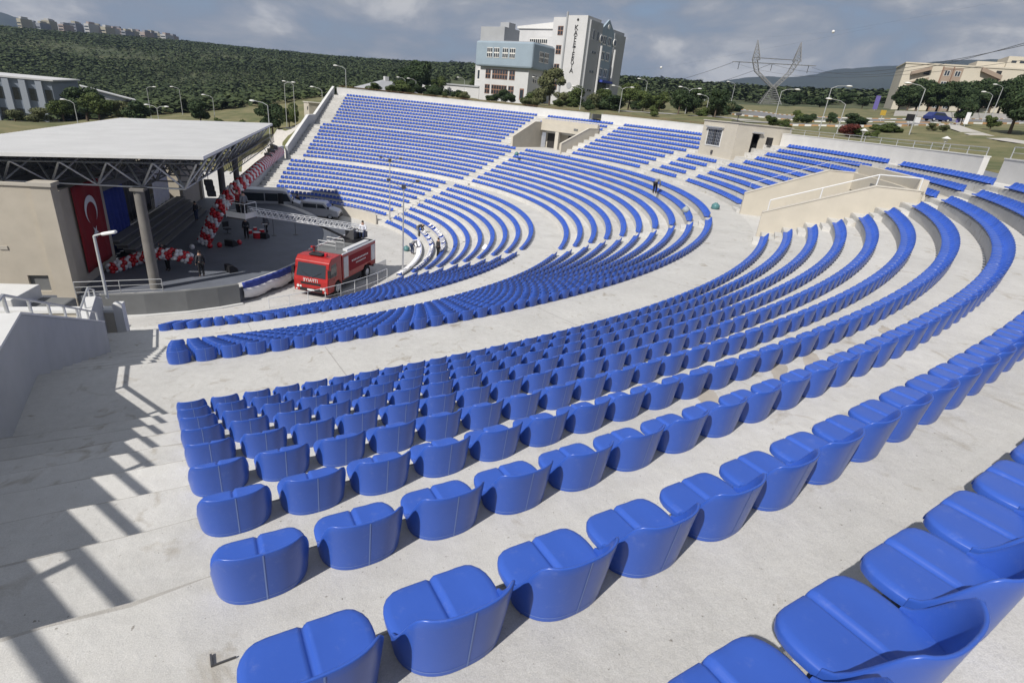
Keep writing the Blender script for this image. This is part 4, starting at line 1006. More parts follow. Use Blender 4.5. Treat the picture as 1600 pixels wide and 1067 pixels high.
    if hair:
        h = Vector(J['hd']); t_ = Vector(J['tp']); MB().ball(h.lerp(t_, .62)+Vector((0, -.015, .02)), .098, 10, 7).build("hair", HAIRM, e_, True)
    return e_
SHW = mat("white_shirt", (.66, .68, .74), .8); SHD = mat("dark_shirt", (.03, .03, .035), .8); SHG = mat("grey_shirt", (.16, .17, .19), .8); JEAN = mat("jeans", (.035, .05, .10), .85); BLKP = mat("black_trousers", (.012, .012, .014), .85)
turw = Matrix.Rotation(rz_t, 3, 'Z') @ Vector((-6.75, .55, 2.6)) + org
person(turw+Vector((0, 0, .4)), rz_t+.2-PI/2, 'sit', SHW, JEAN, "person in a white shirt sitting at the ladder controls on the truck")
person(atz(316, 432, SZ), .5, 'stand', SHD, BLKP, "person in dark clothes standing alone at the stage front")
person(atz(264, 423, SZ), 2.4, 'reach', SHD, BLKP, "person in dark clothes holding up the arched balloon garland")
person(atz(386, 373, SZ), 3.0, 'stand', SHD, BLKP, "person in dark clothes standing right below the basket")
person(atz(417, 366, SZ), 2.6, 'walk', SHG, BLKP, "person walking on the stage between drums and ladder")
person(atz(308, 345, SZ+.1), 1.2, 'stand', SHD, JEAN, "person standing at the far end of the stage steps")
person(atz(466, 328, FZ), 2.8, 'stand', SHD, BLKP, "person in black standing between the two vans")
bw = Matrix.Rotation(rz_t, 3, 'Z') @ (tip+d*.1) + org
person(bw+Vector((-.2, .15, -.26)), 1.2, 'reach', REDF, BLKP, "person in red in the ladder basket reaching for balloons")
person(bw+Vector((.25, -.3, -.26)), .8, 'stand', SHG, BLKP, "person in grey beside the other in the ladder basket")
cz0 = lambda k: ROW['C'][k][1]
person(atz(644, 397, FZ), -.9, 'bend', SHG, JEAN, "person in grey leaning over the white cloth on the front seats")
person(atz(654, 369, cz0(1)-.38), -2.0, 'bend', SHD, SHG, "person bending over the second row near the lamp pole")
person(atz(684, 403, cz0(1)), -1.2, 'stand', SHD, BLKP, "person in black standing between rows with white sheets")
person(atz(1022, 303, ROW['B'][8][1]), -.9, 'bend', SHG, BLKP, "person bending over a seat high in the middle block")

# ------------------------------------------------------------------ items around the seats
def bag(loc, label, m=TEAL, sc_=1.0):
    e_ = MB(); rg = random.Random(int(loc[0]*10)); P = []
    for j, (z, r) in enumerate(((0, .24), (.06, .33), (.2, .36), (.36, .31), (.46, .2), (.50, .12), (.54, .13), (.55, .02))):
        P.append([(r*math.cos(2*PI*i/14)*(1+.2*rg.uniform(-1, 1)), r*math.sin(2*PI*i/14)*(1+.2*rg.uniform(-1, 1)), z) for i in range(15)])
    for r_ in P: r_[14] = r_[0]
    o = e_.grid(P).build("rubbish_bag", m, None, True); o.location = [float(c) for c in loc]; o.scale = (sc_,)*3; return tag(o, label, "bag", "full rubbish bags among the rows")
bag(atz(1117, 327, 7.54), "teal rubbish bag on the upper walkway near the right entrance", sc_=.85)
bag(atz(807, 243, 7.15), "teal rubbish bag on the stairs below the far entrance", sc_=.8)
bag(atz(1071, 332, ROW['B'][8][1]+.1), "pale bag slumped on a seat in the middle block", mat("pale_bag", (.30, .33, .33), .6), .8)
bag(atz(635, 392, FZ), "teal rubbish bag on the floor by the lamp pole", sc_=.9)
bag(atz(759, 391, cz0(5)), "white bag lying at the end of a lower row", WHITEC, .9)
# white cloth over the front row, papers on rows behind
P = []
for i in range(70):
    a = -29.5+55*i/69*.62; R = ROW['C'][0][0]; z = ROW['C'][0][1]; wv = .02*math.sin(i*1.7)
    P.append([P3(R+.07, a, z+.12), P3(R+.035, a, z+.345+wv), P3(R-.08, a, z+.20+wv), P3(R-.42, a, z+.165+wv), P3(R-.46, a, z-.1+wv)])
o = MB().grid(P).build("seat_cloth", WHITEC, None, True); o.modifiers.new("t", 'SOLIDIFY').thickness = .008
tag(o, "long white cloth laid over the seats of the front row", "cloth")
pn = 0; ks = 0; pk = 0
pm = MB().grid([[(-.16, .40, .16), (.16, .38, .155)], [(-.15, .16, .175), (.17, .18, .17)], [(-.14, .02, .33), (.15, .03, .33)], [(-.13, -.06, .18), (.15, -.06, .2)]]).mesh("paper", WHITEC)
for k, a0, a1 in ((1, -27, 12), (2, -14, 14)):
    R, z = ROW['C'][k]; st = math.degrees(SP/R); n_ = int((a1-a0)/st)
    for i in range(n_):
        if random.random() < .25: continue
        pn += 1; a = a0+st*i
        o = place("white_sheet", pm, None, P3(R, a, z+.03), rad(a)+PI/2+random.uniform(-.2, .2)); ks = ks+1 if i > 0 and pk == k else 1; pk = k; tag(o, f"white sheet on a seat of the {'second' if k == 1 else 'third'} row, {ordw(ks)} from its near end", "sheet", "white sheets on the second row" if k == 1 else "white sheets on the third row")
# puddles on the terraces, bits of wrap, steel plate
PUD = mat("damp_concrete", (.42, .385, .33), .6, var=.12, vscale=3)
def puddle(x, y, z, lx, ly, rz, seed):
    rg = random.Random(seed); c = atz(x, y, z); pts = []
    for i in range(40):
        a = 2*PI*i/40; r_ = 1+.25*math.sin(3*a+seed)+.15*rg.uniform(-1, 1); X_ = lx*r_*math.cos(a); Y_ = ly*r_*math.sin(a); pts.append((c[0]+X_*math.cos(rz)-Y_*math.sin(rz), c[1]+X_*math.sin(rz)+Y_*math.cos(rz), z+.004))
    o = MB().add(pts, [tuple(range(40))]).build("damp_patch", PUD, kind="structure")
puddle(1215, 578, ROW['A'][6][1], .10, .5, rad(-35), 1); puddle(1262, 556, ROW['A'][6][1], .10, .6, rad(-33), 2); puddle(1108, 618, ROW['A'][6][1], .10, .25, rad(-38), 3); puddle(1388, 520, ROW['A'][6][1], .10, .3, rad(-28), 5)
# floodlight poles by the orchestra
def flood(base, ztop, label, heads):
    e_ = empty("floodlight_pole", base, 0, label, "lamp", "floodlight poles at the orchestra edge"); h = ztop-base[2]
    MB().tube((0, 0, 0), (0, 0, h), .075, .05, 10).build("pole", STEEL, e_); MB().box(-.2, .2, -.2, .2, 0, .04).build("base_plate", STEEL, e_)
    for k, (dx, dy) in enumerate(heads):
        MB().tube((0, 0, h-.15), (dx*.8, dy*.8, h+.2), .022, n=6).build("arm", DARKST, e_)
        MB().box(-.15, .15, -.1, .1, -.09, .09).build("floodlight", DARKST, e_).location = (dx, dy, h+.22)
    MB().box(-.16, .16, -.1, .1, h-.1, h+.2).build("floodlight", DARKST, e_)
flood((17.67, 10.37, FZ), 6.35, "tall floodlight pole at the far end of the orchestra", ((1.2, .8), (-.9, .8)))
flood((17.49, -8.74, FZ), 6.55, "tall floodlight pole behind the fire truck", ((1.3, 2.2), (-1.0, 2.0)))
line_rail("orchestra_railing", [P3(19.35, a, FZ+.02) for a in np.linspace(-33.5, -64, 9)], 1.25, "steel guard railing in front of the near lower seats", 1.0, STEELW, 1, .022)
line_rail("orchestra_railing", [P3(19.35, a, FZ+.02) for a in np.linspace(33.5, 62, 8)], 1.3, "steel guard railing in front of the far lower seats", 1.2, STEEL, 1, .018)
for s in (1,):
    ring(MB(), 19.28, 19.46, FZ-.1, .45, min(s*33, s*76), max(s*33, s*76)).build("orchestra_wall", BEIGE2)
    bpy.data.objects[-1] if False else None
for o in [x for x in COL.objects if x.name.startswith("orchestra_wall")]:
    tag(o, "low pale wall below the far seats behind the vans" if o.data.vertices[0].co.y > 0 else "low pale wall below the near lower seats", "wall")
# gate panel near truck
line_rail("crowd_barrier", [tuple(atz(587, 432, FZ)), tuple(atz(603, 424, FZ))], 1.0, "short white picket barrier right of the fire truck", .14, STEELW, 0, .02)
# near-left yard: beige wall with coping, kiosk roof, lamp
yw = empty("yard_wall", (3.6, -28.0, FZ), 0, "beige yard wall with white coping below the left stair wall", "wall")
MB().box(-16, .6, -.15, .15, -.3, 4.55).build("wall_face", BEIGE, yw); MB().box(-16.05, .65, -.22, .22, 4.55, 4.67).build("coping", WHITE, yw)
MB().box(.62, .95, -.18, .18, -.3, 4.9).build("end_pier", WHITE, yw)
kk = empty("white_truck_box", tuple(atz(30, 462, 2.4)*np.array([1, 1, 0])+np.array([-2.6, 1.2, FZ])), rad(-4), "white box roof parked behind the beige yard wall", "truck")
MB().box(-5, 2.4, -1.2, 1.2, .7, 2.85).build("box_body", WHITE, kk, bevel=.04); MB().box(2.4, 4.0, -1.1, 1.1, .5, 2.2).build("cab", GREYW, kk, bevel=.1); wheel_set(kk, (3.0, -3.2), 1.15, .45)

# slot with a steel angle in a tread, scraps of clear wrap
zz7 = ROW['A'][7][1]; q0 = atz(333, 1042, zz7); 
sl = empty("steel_angle", q0, rad(-75)+PI/2, "dark steel angle sticking out of a tread at the bottom edge", "bracket")
MB().box(-.008, .0, 0, .06, .003, .015).build("upright_leg", DARKST, sl); MB().box(.001, .09, 0, .006, .003, .012).build("long_leg", DARKST, sl)

# ------------------------------------------------------------------ street lamps
LAMPH = mat("lamp_head", (.72, .72, .70), .4); POLE = mat("lamp_pole", (.46, .47, .47), .5, .4)
def ground(x, y): return float(tz(np.array([x]), np.array([y]))[0])
def lamp(px_, py_, D, label, arm=1.6, side=-1, double=False, r=.07, zbase=None, banner=None):
    t = at(px_, py_, D); zb = ground(t[0], t[1]) if zbase is None else zbase
    h = max(2.0, t[2]-zb); e_ = empty("street_lamp", (t[0], t[1], zb-.15), 0, label, "lamp", "street lamps around the theatre")
    rx, ry = rt[0], rt[1]
    MB().tube((0, 0, 0), (0, 0, h), r, r*.6, 8).build("pole", POLE, e_)
    for s in ((-1, 1) if double else (side,)):
        q_ = (rx*arm*s, ry*arm*s)
        MB().path([(0, 0, h-.05), (q_[0]*.35, q_[1]*.35, h+.28), (q_[0], q_[1], h+.42)], r*.5, 6).build("arm", POLE, e_)
        hd = MB().ball((0, 0, 0), .32, 10, 6, .38).build("lamp_head", LAMPH, e_, True); hd.location = (q_[0]*1.15, q_[1]*1.15, h+.40); hd.scale = (1.25, 1.25, 1)
    if banner: MB().box(.1, .9, -.02, .02, h*.30, h*.42).build("banner", WHITEC, e_)
LAMPS = [(115,160,120,-1,0,"left of the stage roof"),(229,137,150,1,0,"tall one behind the stage roof"),(245,168,118,1,1,"twin-headed one behind the stage roof"),(280,139,160,-1,0,"slim one right of the twin-headed lamp"),
 (332,152,130,-1,0,"behind the right end of the stage roof"),(418,163,92,-1,0,"with a long arm beside the dark tree"),(444,130,118,1,0,"left of the close pair beside the far stair wall"),(458,131,122,-1,0,"right of the close pair beside the far stair wall"),
 (503,140,112,-1,0,"with a long arm above the far stair wall"),(540,107,108,-1,0,"at the top corner of the far stair wall"),(633,124,150,-1,0,"left of two by the dark tree behind the far rim"),(650,126,140,-1,0,"right of two by the dark tree behind the far rim"),
 (726,124,160,-1,0,"left of the white building"),(845,124,140,-1,0,"in front of the white building tower"),(910,139,112,-1,0,"beside the round bush at the tower foot"),(938,140,150,1,0,"at the blue entrance of the white building"),
 (973,138,112,0,1,"twin-headed one right of the white building"),(1012,127,122,-1,0,"tall one in front of the green hill"),(1078,140,112,0,1,"twin-headed one among the roadside trees"),(1108,152,108,-1,0,"left of a close pair by the booth"),
 (1104,143,130,-1,0,"right of a close pair by the booth"),(1149,131,150,-1,0,"left of the pylon"),(1222,141,95,1,0,"right of the pylon leaning into the road"),(1300,136,88,1,0,"with a long arm above the flower bed"),
 (1322,161,84,-1,0,"short one beside the flower bed"),(1447,137,84,-1,0,"tall one with a banner on the grass"),(1552,148,130,-1,0,"by the road to the pine grove"),(1568,136,150,-1,0,"slim one in front of the beige building")]
for x, y, D, sd_, dbl, txt in LAMPS: lamp(x, y, D, "street lamp "+txt, side=sd_ or -1, double=bool(dbl), arm=1.9 if D < 100 else 1.5, banner=("banner" in txt))
# lamp by the stage on the left wall pier
t = (4.05, -28.0); e_ = empty("street_lamp", (t[0], t[1], 4.5), 0, "grey lamp post on the pier in front of the stage", "lamp", "street lamps around the theatre")
MB().tube((0, 0, 0), (0, 0, 2.55), .06, .05, 10).build("pole", POLE, e_); MB().tube((0, 0, 2.55), (.35, -.1, 2.68), .035).build("arm", POLE, e_)
hd = MB().box(-.3, .3, -.09, .09, -.06, .06).build("lamp_head", LAMPH, e_, bevel=.05); hd.location = (.58, -.16, 2.72); hd.rotation_euler = (0, -.25, -.3)
# tall pole on the right rim, garden lanterns
tall = P3(RIM+.6, -35.6, ZR); e_ = empty("flood_mast", (tall[0], tall[1], 12.2), 0, "thick white pole behind the rim at the right edge", "pole")
MB().tube((0, 0, 0), (0, 0, 9), .13, .1, 12).build("shaft", STEELW, e_)
for k, (x, y, D) in enumerate(((1349, 209, 66), (1477, 222, 62))):
    p = at(x, y, D); zb = 12.2; e_ = empty("garden_lantern", (p[0], p[1], zb), 0, ["garden lantern beside the red flower bed", "garden lantern on the grass behind the right rim"][k], "lamp")
    MB().tube((0, 0, 0), (0, 0, p[2]-zb), .05, n=8).build("post", POLE, e_); MB().tube((0, 0, p[2]-zb), (0, 0, p[2]-zb+.25), .12, .2, 10).build("glass", LAMPH, e_); MB().tube((0, 0, p[2]-zb+.25), (0, 0, p[2]-zb+.45), .36, .04, 12).build("hood", WHITE, e_)

# ------------------------------------------------------------------ trees
def leaf_mat(name, c1, c2):
    m = bpy.data.materials.new(name); m.use_nodes = True; t_ = m.node_tree; b = t_.nodes["Principled BSDF"]
    g = t_.nodes.new("ShaderNodeNewGeometry"); r = t_.nodes.new("ShaderNodeValToRGB")
    t_.links.new(g.outputs["Random Per Island"], r.inputs["Fac"]); r.color_ramp.elements[0].color = (*c1, 1); r.color_ramp.elements[1].color = (*c2, 1)
    n_ = t_.nodes.new("ShaderNodeTexNoise"); n_.inputs["Scale"].default_value = .35; n_.inputs["Detail"].default_value = 3; t_.links.new(g.outputs["Position"], n_.inputs["Vector"])
    r2 = t_.nodes.new("ShaderNodeValToRGB"); t_.links.new(n_.outputs["Fac"], r2.inputs["Fac"]); r2.color_ramp.elements[0].position = .35; r2.color_ramp.elements[0].color = (.62, .66, .6, 1); r2.color_ramp.elements[1].position = .68; r2.color_ramp.elements[1].color = (1.25, 1.2, 1.1, 1)
    x = t_.nodes.new("ShaderNodeMixRGB"); x.blend_type = 'MULTIPLY'; x.inputs["Fac"].default_value = 1; t_.links.new(r.outputs["Color"], x.inputs["Color1"]); t_.links.new(r2.outputs["Color"], x.inputs["Color2"])
    t_.links.new(x.outputs["Color"], b.inputs["Base Color"]); b.inputs["Roughness"].default_value = .75; b.inputs["Specular IOR Level"].default_value = .2; return m
LEAF_D = leaf_mat("pine_leaf", (.022, .042, .020), (.055, .080, .034)); LEAF_G = leaf_mat("green_leaf", (.04, .065, .02), (.095, .12, .04)); LEAF_O = leaf_mat("olive_leaf", (.075, .09, .045), (.15, .155, .08)); LEAF_R = leaf_mat("red_leaf", (.07, .02, .02), (.16, .04, .03))
FOREST = leaf_mat("forest_leaf", (.040, .060, .026), (.070, .090, .038))
def crown_mesh(name, m, seed, n=2600, shape='round', leaf=.075):
    rg = np.random.default_rng(seed); C_ = []
    k = 16 if shape != 'bush' else 10
    for i in range(k):
        if shape == 'pine': z = rg.uniform(.28, .95); w_ = .34*(1.05-z)**.6+.06; a = rg.uniform(0, 2*PI); rr = w_*rg.uniform(.2, .85); C_.append((rr*math.cos(a), rr*math.sin(a), z, rg.uniform(.10, .19)))
        elif shape == 'bush': a = rg.uniform(0, 2*PI); rr = rg.uniform(0, .36); C_.append((rr*math.cos(a), rr*math.sin(a), rg.uniform(.2, .72), rg.uniform(.16, .26)))
        else: z = rg.uniform(.38, .86); w_ = .34*math.sin(PI*min(1, max(0, (z-.22)/.78)))**.7; a = rg.uniform(0, 2*PI); rr = w_*rg.uniform(.3, .95); C_.append((rr*math.cos(a), rr*math.sin(a), z, rg.uniform(.11, .20)))
    C_ = np.array(C_); idx = rg.integers(0, k, n); dirs = rg.normal(size=(n, 3)); dirs /= np.linalg.norm(dirs, axis=1)[:, None]
    rad_ = C_[idx, 3]*rg.uniform(.45, 1.1, n)**.6; P = C_[idx, :3]+dirs*rad_[:, None]*np.array([1, 1, .8]); P[:, 2] = np.maximum(P[:, 2], .04)
    nn_ = dirs+rg.normal(0, .55, (n, 3)); nn_ /= np.linalg.norm(nn_, axis=1)[:, None]
    t1 = np.cross(nn_, rg.normal(size=(n, 3))); t1 /= np.linalg.norm(t1, axis=1)[:, None]; t2 = np.cross(nn_, t1)
    s = leaf*rg.uniform(.5, 1.25, n)[:, None]
    V = np.stack([P-t1*s-t2*s*.5, P+t1*s-t2*s*.4, P+t1*s*.6+t2*s*.6, P-t1*s*.7+t2*s*.5], 1).reshape(-1, 3)
    return np_mesh(name, V, np.arange(4*n).reshape(-1, 4), m, False)
def trunk_mesh(seed, shape):
    rg = random.Random(seed); mb = MB(); h = .5 if shape != 'pine' else .8
    mb.tube((0, 0, -.03), (.01, .0, h*.6), .03, .02, 8); mb.tube((.01, 0, h*.6), (.02, .01, h*1.1), .02, .008, 6)
    for k in range(6): a = k*1.05+rg.random(); z = h*.5+k*.05; mb.tube((.01, 0, z), (.2*math.cos(a), .2*math.sin(a), z+.16), .011, .004, 5)
    return mb.mesh("trunk", BARK)
KIND = {}
for nm, m_, shp in (('pine', LEAF_D, 'round'), ('green', LEAF_G, 'round'), ('olive', LEAF_O, 'round'), ('bush', LEAF_G, 'bush'), ('olivebush', LEAF_O, 'bush'), ('redbush', LEAF_R, 'bush'), ('dark', LEAF_D, 'bush'), ('cone', LEAF_D, 'pine')):
    KIND[nm] = [(crown_mesh("crown", m_, sd_*7+len(nm), 7000 if shp != 'bush' else 4500, shp, .026 if shp != 'bush' else .032), trunk_mesh(sd_, shp)) for sd_ in (1, 2, 3)]
TC = 0
def tree(px_, py_, D, h, kind, label, wide=1.0, zb=None, group=None):
    global TC
    p = at(px_, py_, D); z = ground(p[0], p[1]) if zb is None else zb; TC += 1
    cm, tm = KIND[kind][TC % 3]
    nm = "shrub" if 'bush' in kind else "tree"
    e_ = empty(nm, (p[0], p[1], z-.1), random.random()*6, label, "shrub" if nm == "shrub" else "tree", group)
    for n_, me_ in (("crown", cm), ("trunk", tm)):
        o = place(n_, me_, e_); o.scale = (h*wide, h*wide, h)
# pine grove on the right
for k, (x, D, h) in enumerate(((1400,178,6.6),(1414,172,7.4),(1428,180,8.2),(1445,170,7.2),(1460,176,8.4),(1478,168,7.4),(1494,175,7.8),(1510,168,7.2),(1526,176,8.2),(1543,166,7.6),(1558,174,8.6),(1574,165,8),(1592,172,9))):
    tree(x, 180, D, h, 'pine', f"{ordw(k+1)} pine from the left in the grove below the beige building", 1.15, group="pine grove on the right")
tree(1585, 190, 96, 6.6, 'pine', "large dark pine standing at the right edge", 1.1)
tree(1505, 185, 112, 3.8, 'pine', "small pine on the road island beside the flags", .9)
tree(1551, 192, 106, 2.2, 'bush', "round green shrub on the road island near the right edge")
for x, y, D, h, kd, lab_, wd_ in ((1062,165,112,8.5,'pine',"dark tree behind the twin-headed lamp",1.0),(1086,166,116,8,'pine',"dark tree right of the twin-headed lamp",1.0),(1119,172,104,7.5,'pine',"dark round tree left of the booth roof",1.0),
    (982,165,125,7.5,'green',"leafy tree right of the white building",1.1),(1005,168,118,6.5,'green',"leafy tree in front of the green hill",1.1),(1030,170,130,7,'green',"leafy tree between the two twin-headed lamps",1.2),(1020,178,102,3,'bush',"low bush on the verge behind the rim",1.2),
    (858,165,140,11.5,'olive',"tall grey-green tree in front of the building tower",.95),(840,166,135,6,'olivebush',"grey-green bush left of the tall tower tree",1.2),(898,165,138,6.8,'bush',"round dark green bush at the tower foot",1.2),(878,170,128,4.5,'olivebush',"olive bush between the tower tree and round bush",1.2),
    (925,172,118,5.0,'olivebush',"olive bush right of the round bush",1.2),(940,171,122,5.6,'green',"light green bush by the blue entrance",1.2),(790,160,145,5,'dark',"dark hedge bush in front of the white building",1.3),(772,158,146,3.6,'dark',"low dark hedge left of the hedge bush",1.6),
    (640,140,165,11,'pine',"left half of the dark tree group behind the far rim",1.2),(658,141,170,12,'pine',"right half of the dark tree group behind the far rim",1.2),(684,146,180,8,'green',"small tree left of the low annex",1.0),(745,150,200,9,'green',"tree behind the low annex",1.1),
    (425,190,102,7.5,'pine',"dark tree behind the long-arm lamp",1.1),(452,190,125,8,'green',"tree behind the close pair of lamps",.8),(437,195,110,3,'bush',"bush on the dry grass behind the stage roof",1.2),(312,178,128,6.5,'pine',"round dark tree behind the roof's right end",1.3),(345,185,120,3.0,'bush',"small bush on dry grass behind the roof",1.1),(380,188,116,3.2,'bush',"pointed bush on dry grass behind the roof",1.0),
    (135,180,150,9.5,'pine',"large dark tree mass beside the left building",1.4),(155,182,140,8,'green',"green tree right of the large dark tree",1.3),(100,188,135,5.5,'green',"bushy tree in front of the left building",1.4),(60,193,125,3.5,'olivebush',"grey-green bush in front of the left building",1.5),(25,195,128,3.2,'olivebush',"grey-green bush at the left edge",1.5),(190,182,140,5.5,'olive',"grey-green tree by the low white roof",1.2),(215,182,138,6.5,'dark',"dark bush behind the stage roof",1.4),
    (1210,186,92,3.0,'bush',"green bush at the junction beside the booth",1.4),(1228,194,86,2.8,'bush',"green bush right of the junction bush",1.2),(1247,184,108,4,'bush',"dark shrub by the dashed kerb",1.0),(1262,186,106,3.2,'dark',"wide dark shrub right of the kerb shrub",1.5),(1298,188,104,3.6,'cone',"small pointed conifer on the verge",1.1),(1335,188,102,3.5,'dark',"broad shrub on the verge",1.8),
    (1374,203,88,2.2,'bush',"trimmed hedge left part on the grass",2.2),(1392,203,88,2.2,'bush',"trimmed hedge right part on the grass",2.2),(1326,212,72,2.6,'redbush',"dark red shrub behind the right rim",1.5),(1341,213,72,2.4,'bush',"green shrub beside the dark red one",1.4),(1368,212,74,1.6,'bush',"small yellow-green plant on the grass",1.2),
    (1455,206,96,1.8,'olivebush',"small bush left of two by the road",1.3),(1472,208,94,1.8,'olivebush',"small bush right of two by the road",1.3),(1240,165,240,8,'dark',"dark tree clump below the pylon",2.0),(1280,170,230,7,'dark',"dark tree clump right of the pylon",2.2),(1318,172,220,8,'pine',"dark tree left of the beige building",1.4),(1345,174,215,7,'pine',"dark tree at the beige building corner",1.3)):
    tree(x, y, D, h*(.62 if x > 1000 else .74), kd, lab_, wd_)
rgb = random.Random(5); xs_ = sorted(rgb.uniform(545, 1150) for _ in range(46))
for k, x in enumerate(xs_):
    D_ = rgb.uniform(104, 150); tree(x, 150+(x-545)*.055, D_, rgb.uniform(1.4, 3.6), rgb.choice(['bush', 'olivebush', 'dark', 'bush']), f"{ordw(k+1)} low shrub from the left on the verge behind the far rim", rgb.uniform(1.2, 1.9), group="verge shrubs behind the far rim")
# forest on the hillside: one mass
def ico():
    bm_ = bmesh.new(); bmesh.ops.create_icosphere(bm_, subdivisions=1, radius=1); V = np.array([v.co[:] for v in bm_.verts]); Fc = np.array([[v.index for v in f.verts] for f in bm_.faces]); bm_.free(); return V, Fc
IV, IF = ico()
bearing = math.atan2(CF[1], CF[0])
def forest(n, d0, d1, a0, a1, s0, s1, nl):
    a = RNG.uniform(a0, a1, n); r = np.sqrt(RNG.uniform(d0*d0, d1*d1, n))
    x = CAM[0]+r*np.cos(bearing+a); y = CAM[1]+r*np.sin(bearing+a)
    ok = np.hypot(x, y) > 75
    dens = np.sin(x*.021+1.3)*np.sin(y*.017)+.6*np.sin(x*.05+y*.043)+.5*np.sin(x*.11-y*.09); ok &= dens+RNG.uniform(-1.2, 1.6, n) > -.75
    x, y = x[ok], y[ok]; z = tz(x, y); k = len(x); s = RNG.uniform(s0, s1, k)*(1+.25*np.sin(x*.03)*np.sin(y*.04))
    dirs = RNG.normal(size=(k, nl, 3)); dirs[..., 2] = np.abs(dirs[..., 2])*1.0-.25; dirs /= np.linalg.norm(dirs, axis=-1)[..., None]
    c = np.stack([x, y, z+s*.55], -1)[:, None, :]+dirs*(s[:, None]*RNG.uniform(.55, 1.0, (k, nl)))[..., None]*np.array([1, 1, .95])
    nn_ = dirs*.45+np.array([0, 0, 1.2])+RNG.normal(0, .3, (k, nl, 3)); nn_ /= np.linalg.norm(nn_, axis=-1)[..., None]
    t1 = np.cross(nn_, RNG.normal(size=(k, nl, 3))); t1 /= np.linalg.norm(t1, axis=-1)[..., None]; t2 = np.cross(nn_, t1)
    q = (s[:, None]*RNG.uniform(.25, .5, (k, nl)))[..., None]
    V = np.stack([c-t1*q-t2*q*.7, c+t1*q-t2*q*.6, c+t1*q*.7+t2*q*.8, c-t1*q*.8+t2*q*.7], 2).reshape(-1, 3)
    return V, np.arange(len(V)).reshape(-1, 4)
def aof(px_): d_ = at(px_, 150, 100)-CAM; return (math.atan2(d_[1], d_[0])-bearing+PI) % (2*PI)-PI
A_L, A_K0, A_K1, A_R = aof(-160), aof(700), aof(975), aof(1420)
FVs, FFs, off_ = [], [], 0
for args in ((22000, 165, 480, A_K0, A_L, .7, 1.8, 11), (30000, 470, 960, A_K0, A_L, 1.0, 2.2, 7), (2200, 330, 720, A_K1, A_K0, 1.5, 2.9, 13), (5500, 260, 680, A_R, A_K1, 1.4, 2.7, 14)):
    V, Fc = forest(*args); FVs.append(V); FFs.append(Fc+off_); off_ += len(V)
o = bpy.data.objects.new("hillside_forest", np_mesh("hillside_forest", np.concatenate(FVs), np.concatenate(FFs), FOREST, False)); COL.objects.link(o)
tag(o, "dense dark green pine forest covering the hills behind the theatre", "forest", kind="stuff")

# ------------------------------------------------------------------ cafeteria building
KW = mat("cafe_white", (.50, .50, .505), .85, var=.06, vscale=.25); KB = mat("cafe_blue", (.25, .31, .365), .8, var=.05, vscale=.3); KG = mat("cafe_grey", (.32, .33, .345), .85, var=.06, vscale=.3); WFR = mat("window_frame", (.66, .65, .62), .6); BRF = mat("brown_frame", (.22, .12, .08), .7)
p0 = at(902, 160, 165); zb = ground(p0[0], p0[1])-1.0
view = math.atan2(p0[1]-CAM[1], p0[0]-CAM[0]); rzk = view-PI/2-rad(30)
kf = empty("cafeteria_building", (p0[0], p0[1], zb), rzk, "white and light blue cafeteria block with a tall lettered tower", "building")
# local +x = along the front to the right, +y = back, front faces -y
def kbox(nm, x0, x1, y0, y1, z0, z1, m, bevel=0, par=None): return MB().box(x0, x1, y0, y1, z0, z1).build(nm, m, par or kf, bevel=bevel)
H = zb+1.0
kbox("tower", -6.3, 0, 0, 7.5, 0, 22.6, KW); kbox("tower_annex", -11.0, -6.3, .7, 9, 0, 22.3, KW)
MB().tube((-6.25, -.1, 0), (-6.25, -.1, 23.4), .28, n=12).build("drain_stack", KG, kf)
kbox("gym_hall", -27, -11, 7, 22, 10, 20.3, KW); 
MB().prism([(-27.4, 20.3), (-10.8, 20.3), (-10.8, 22.3), (-27.4, 20.9)], 6.6, 22.4, 'y').build("gym_roof", WHITE, kf)
kbox("rear_block", -11, -.1, 7.5, 22.5, 0, 21.5, KG)
kbox("lower_block", -28, -11.2, -8.6, 8, 0, 8.7, KW)
kbox("blue_block", -29.2, -9.6, -9.8, 8.2, 8.7, 15.0, KB, .45)
kbox("roof_terrace", -28.6, -10.2, -9.2, 7.6, 15.0, 15.15, KG)
kbox("plant_room", -28.8, -20.5, -8.5, -1.5, 15.15, 18.6, KG); kbox("plant_room", -24, -21, -6, -3, 18.6, 20.0, KG)
kbox("terrace_block", -20, -11, 2.0, 7.0, 15.15, 17.8, KW)
kbox("corner_tower", -32.5, -28.2, -5.5, 2, 0, 10.2, KW)
kbox("annex", -52, -29, -7.5, 3, -1, 3.2, KW); kbox("annex_roof", -52.3, -28.9, -7.8, 3.3, 3.2, 3.6, KG)
def kwin(x0, x1, z0, z1, y, nx=3, nz=2, side=False, fr=WFR, par=None):
    if side:
        w_ = MB().box(y-.05, y+.08, x0, x1, z0, z1).build("window", fr, par or kf)
        for i in range(nx):
            for j in range(nz):
                a_, b_ = x0+(x1-x0)*(i+.12)/nx, x0+(x1-x0)*(i+.88)/nx; c_, e2 = z0+(z1-z0)*(j+.12)/nz, z0+(z1-z0)*(j+.88)/nz
                MB().box(y+.06, y+.1, a_, b_, c_, e2).build("pane", GLASS, w_)
    else:
        w_ = MB().box(x0, x1, y-.08, y+.05, z0, z1).build("window", fr, par or kf)
        for i in range(nx):
            for j in range(nz):
                a_, b_ = x0+(x1-x0)*(i+.12)/nx, x0+(x1-x0)*(i+.88)/nx; c_, e2 = z0+(z1-z0)*(j+.12)/nz, z0+(z1-z0)*(j+.88)/nz
                MB().box(a_, b_, y-.1, y-.06, c_, e2).build("pane", GLASS, w_)
for x in (-25.0, -22.6, -19.6, -17.2): kwin(x, x+1.9, 10.9, 13.4, -9.8, 3, 2)
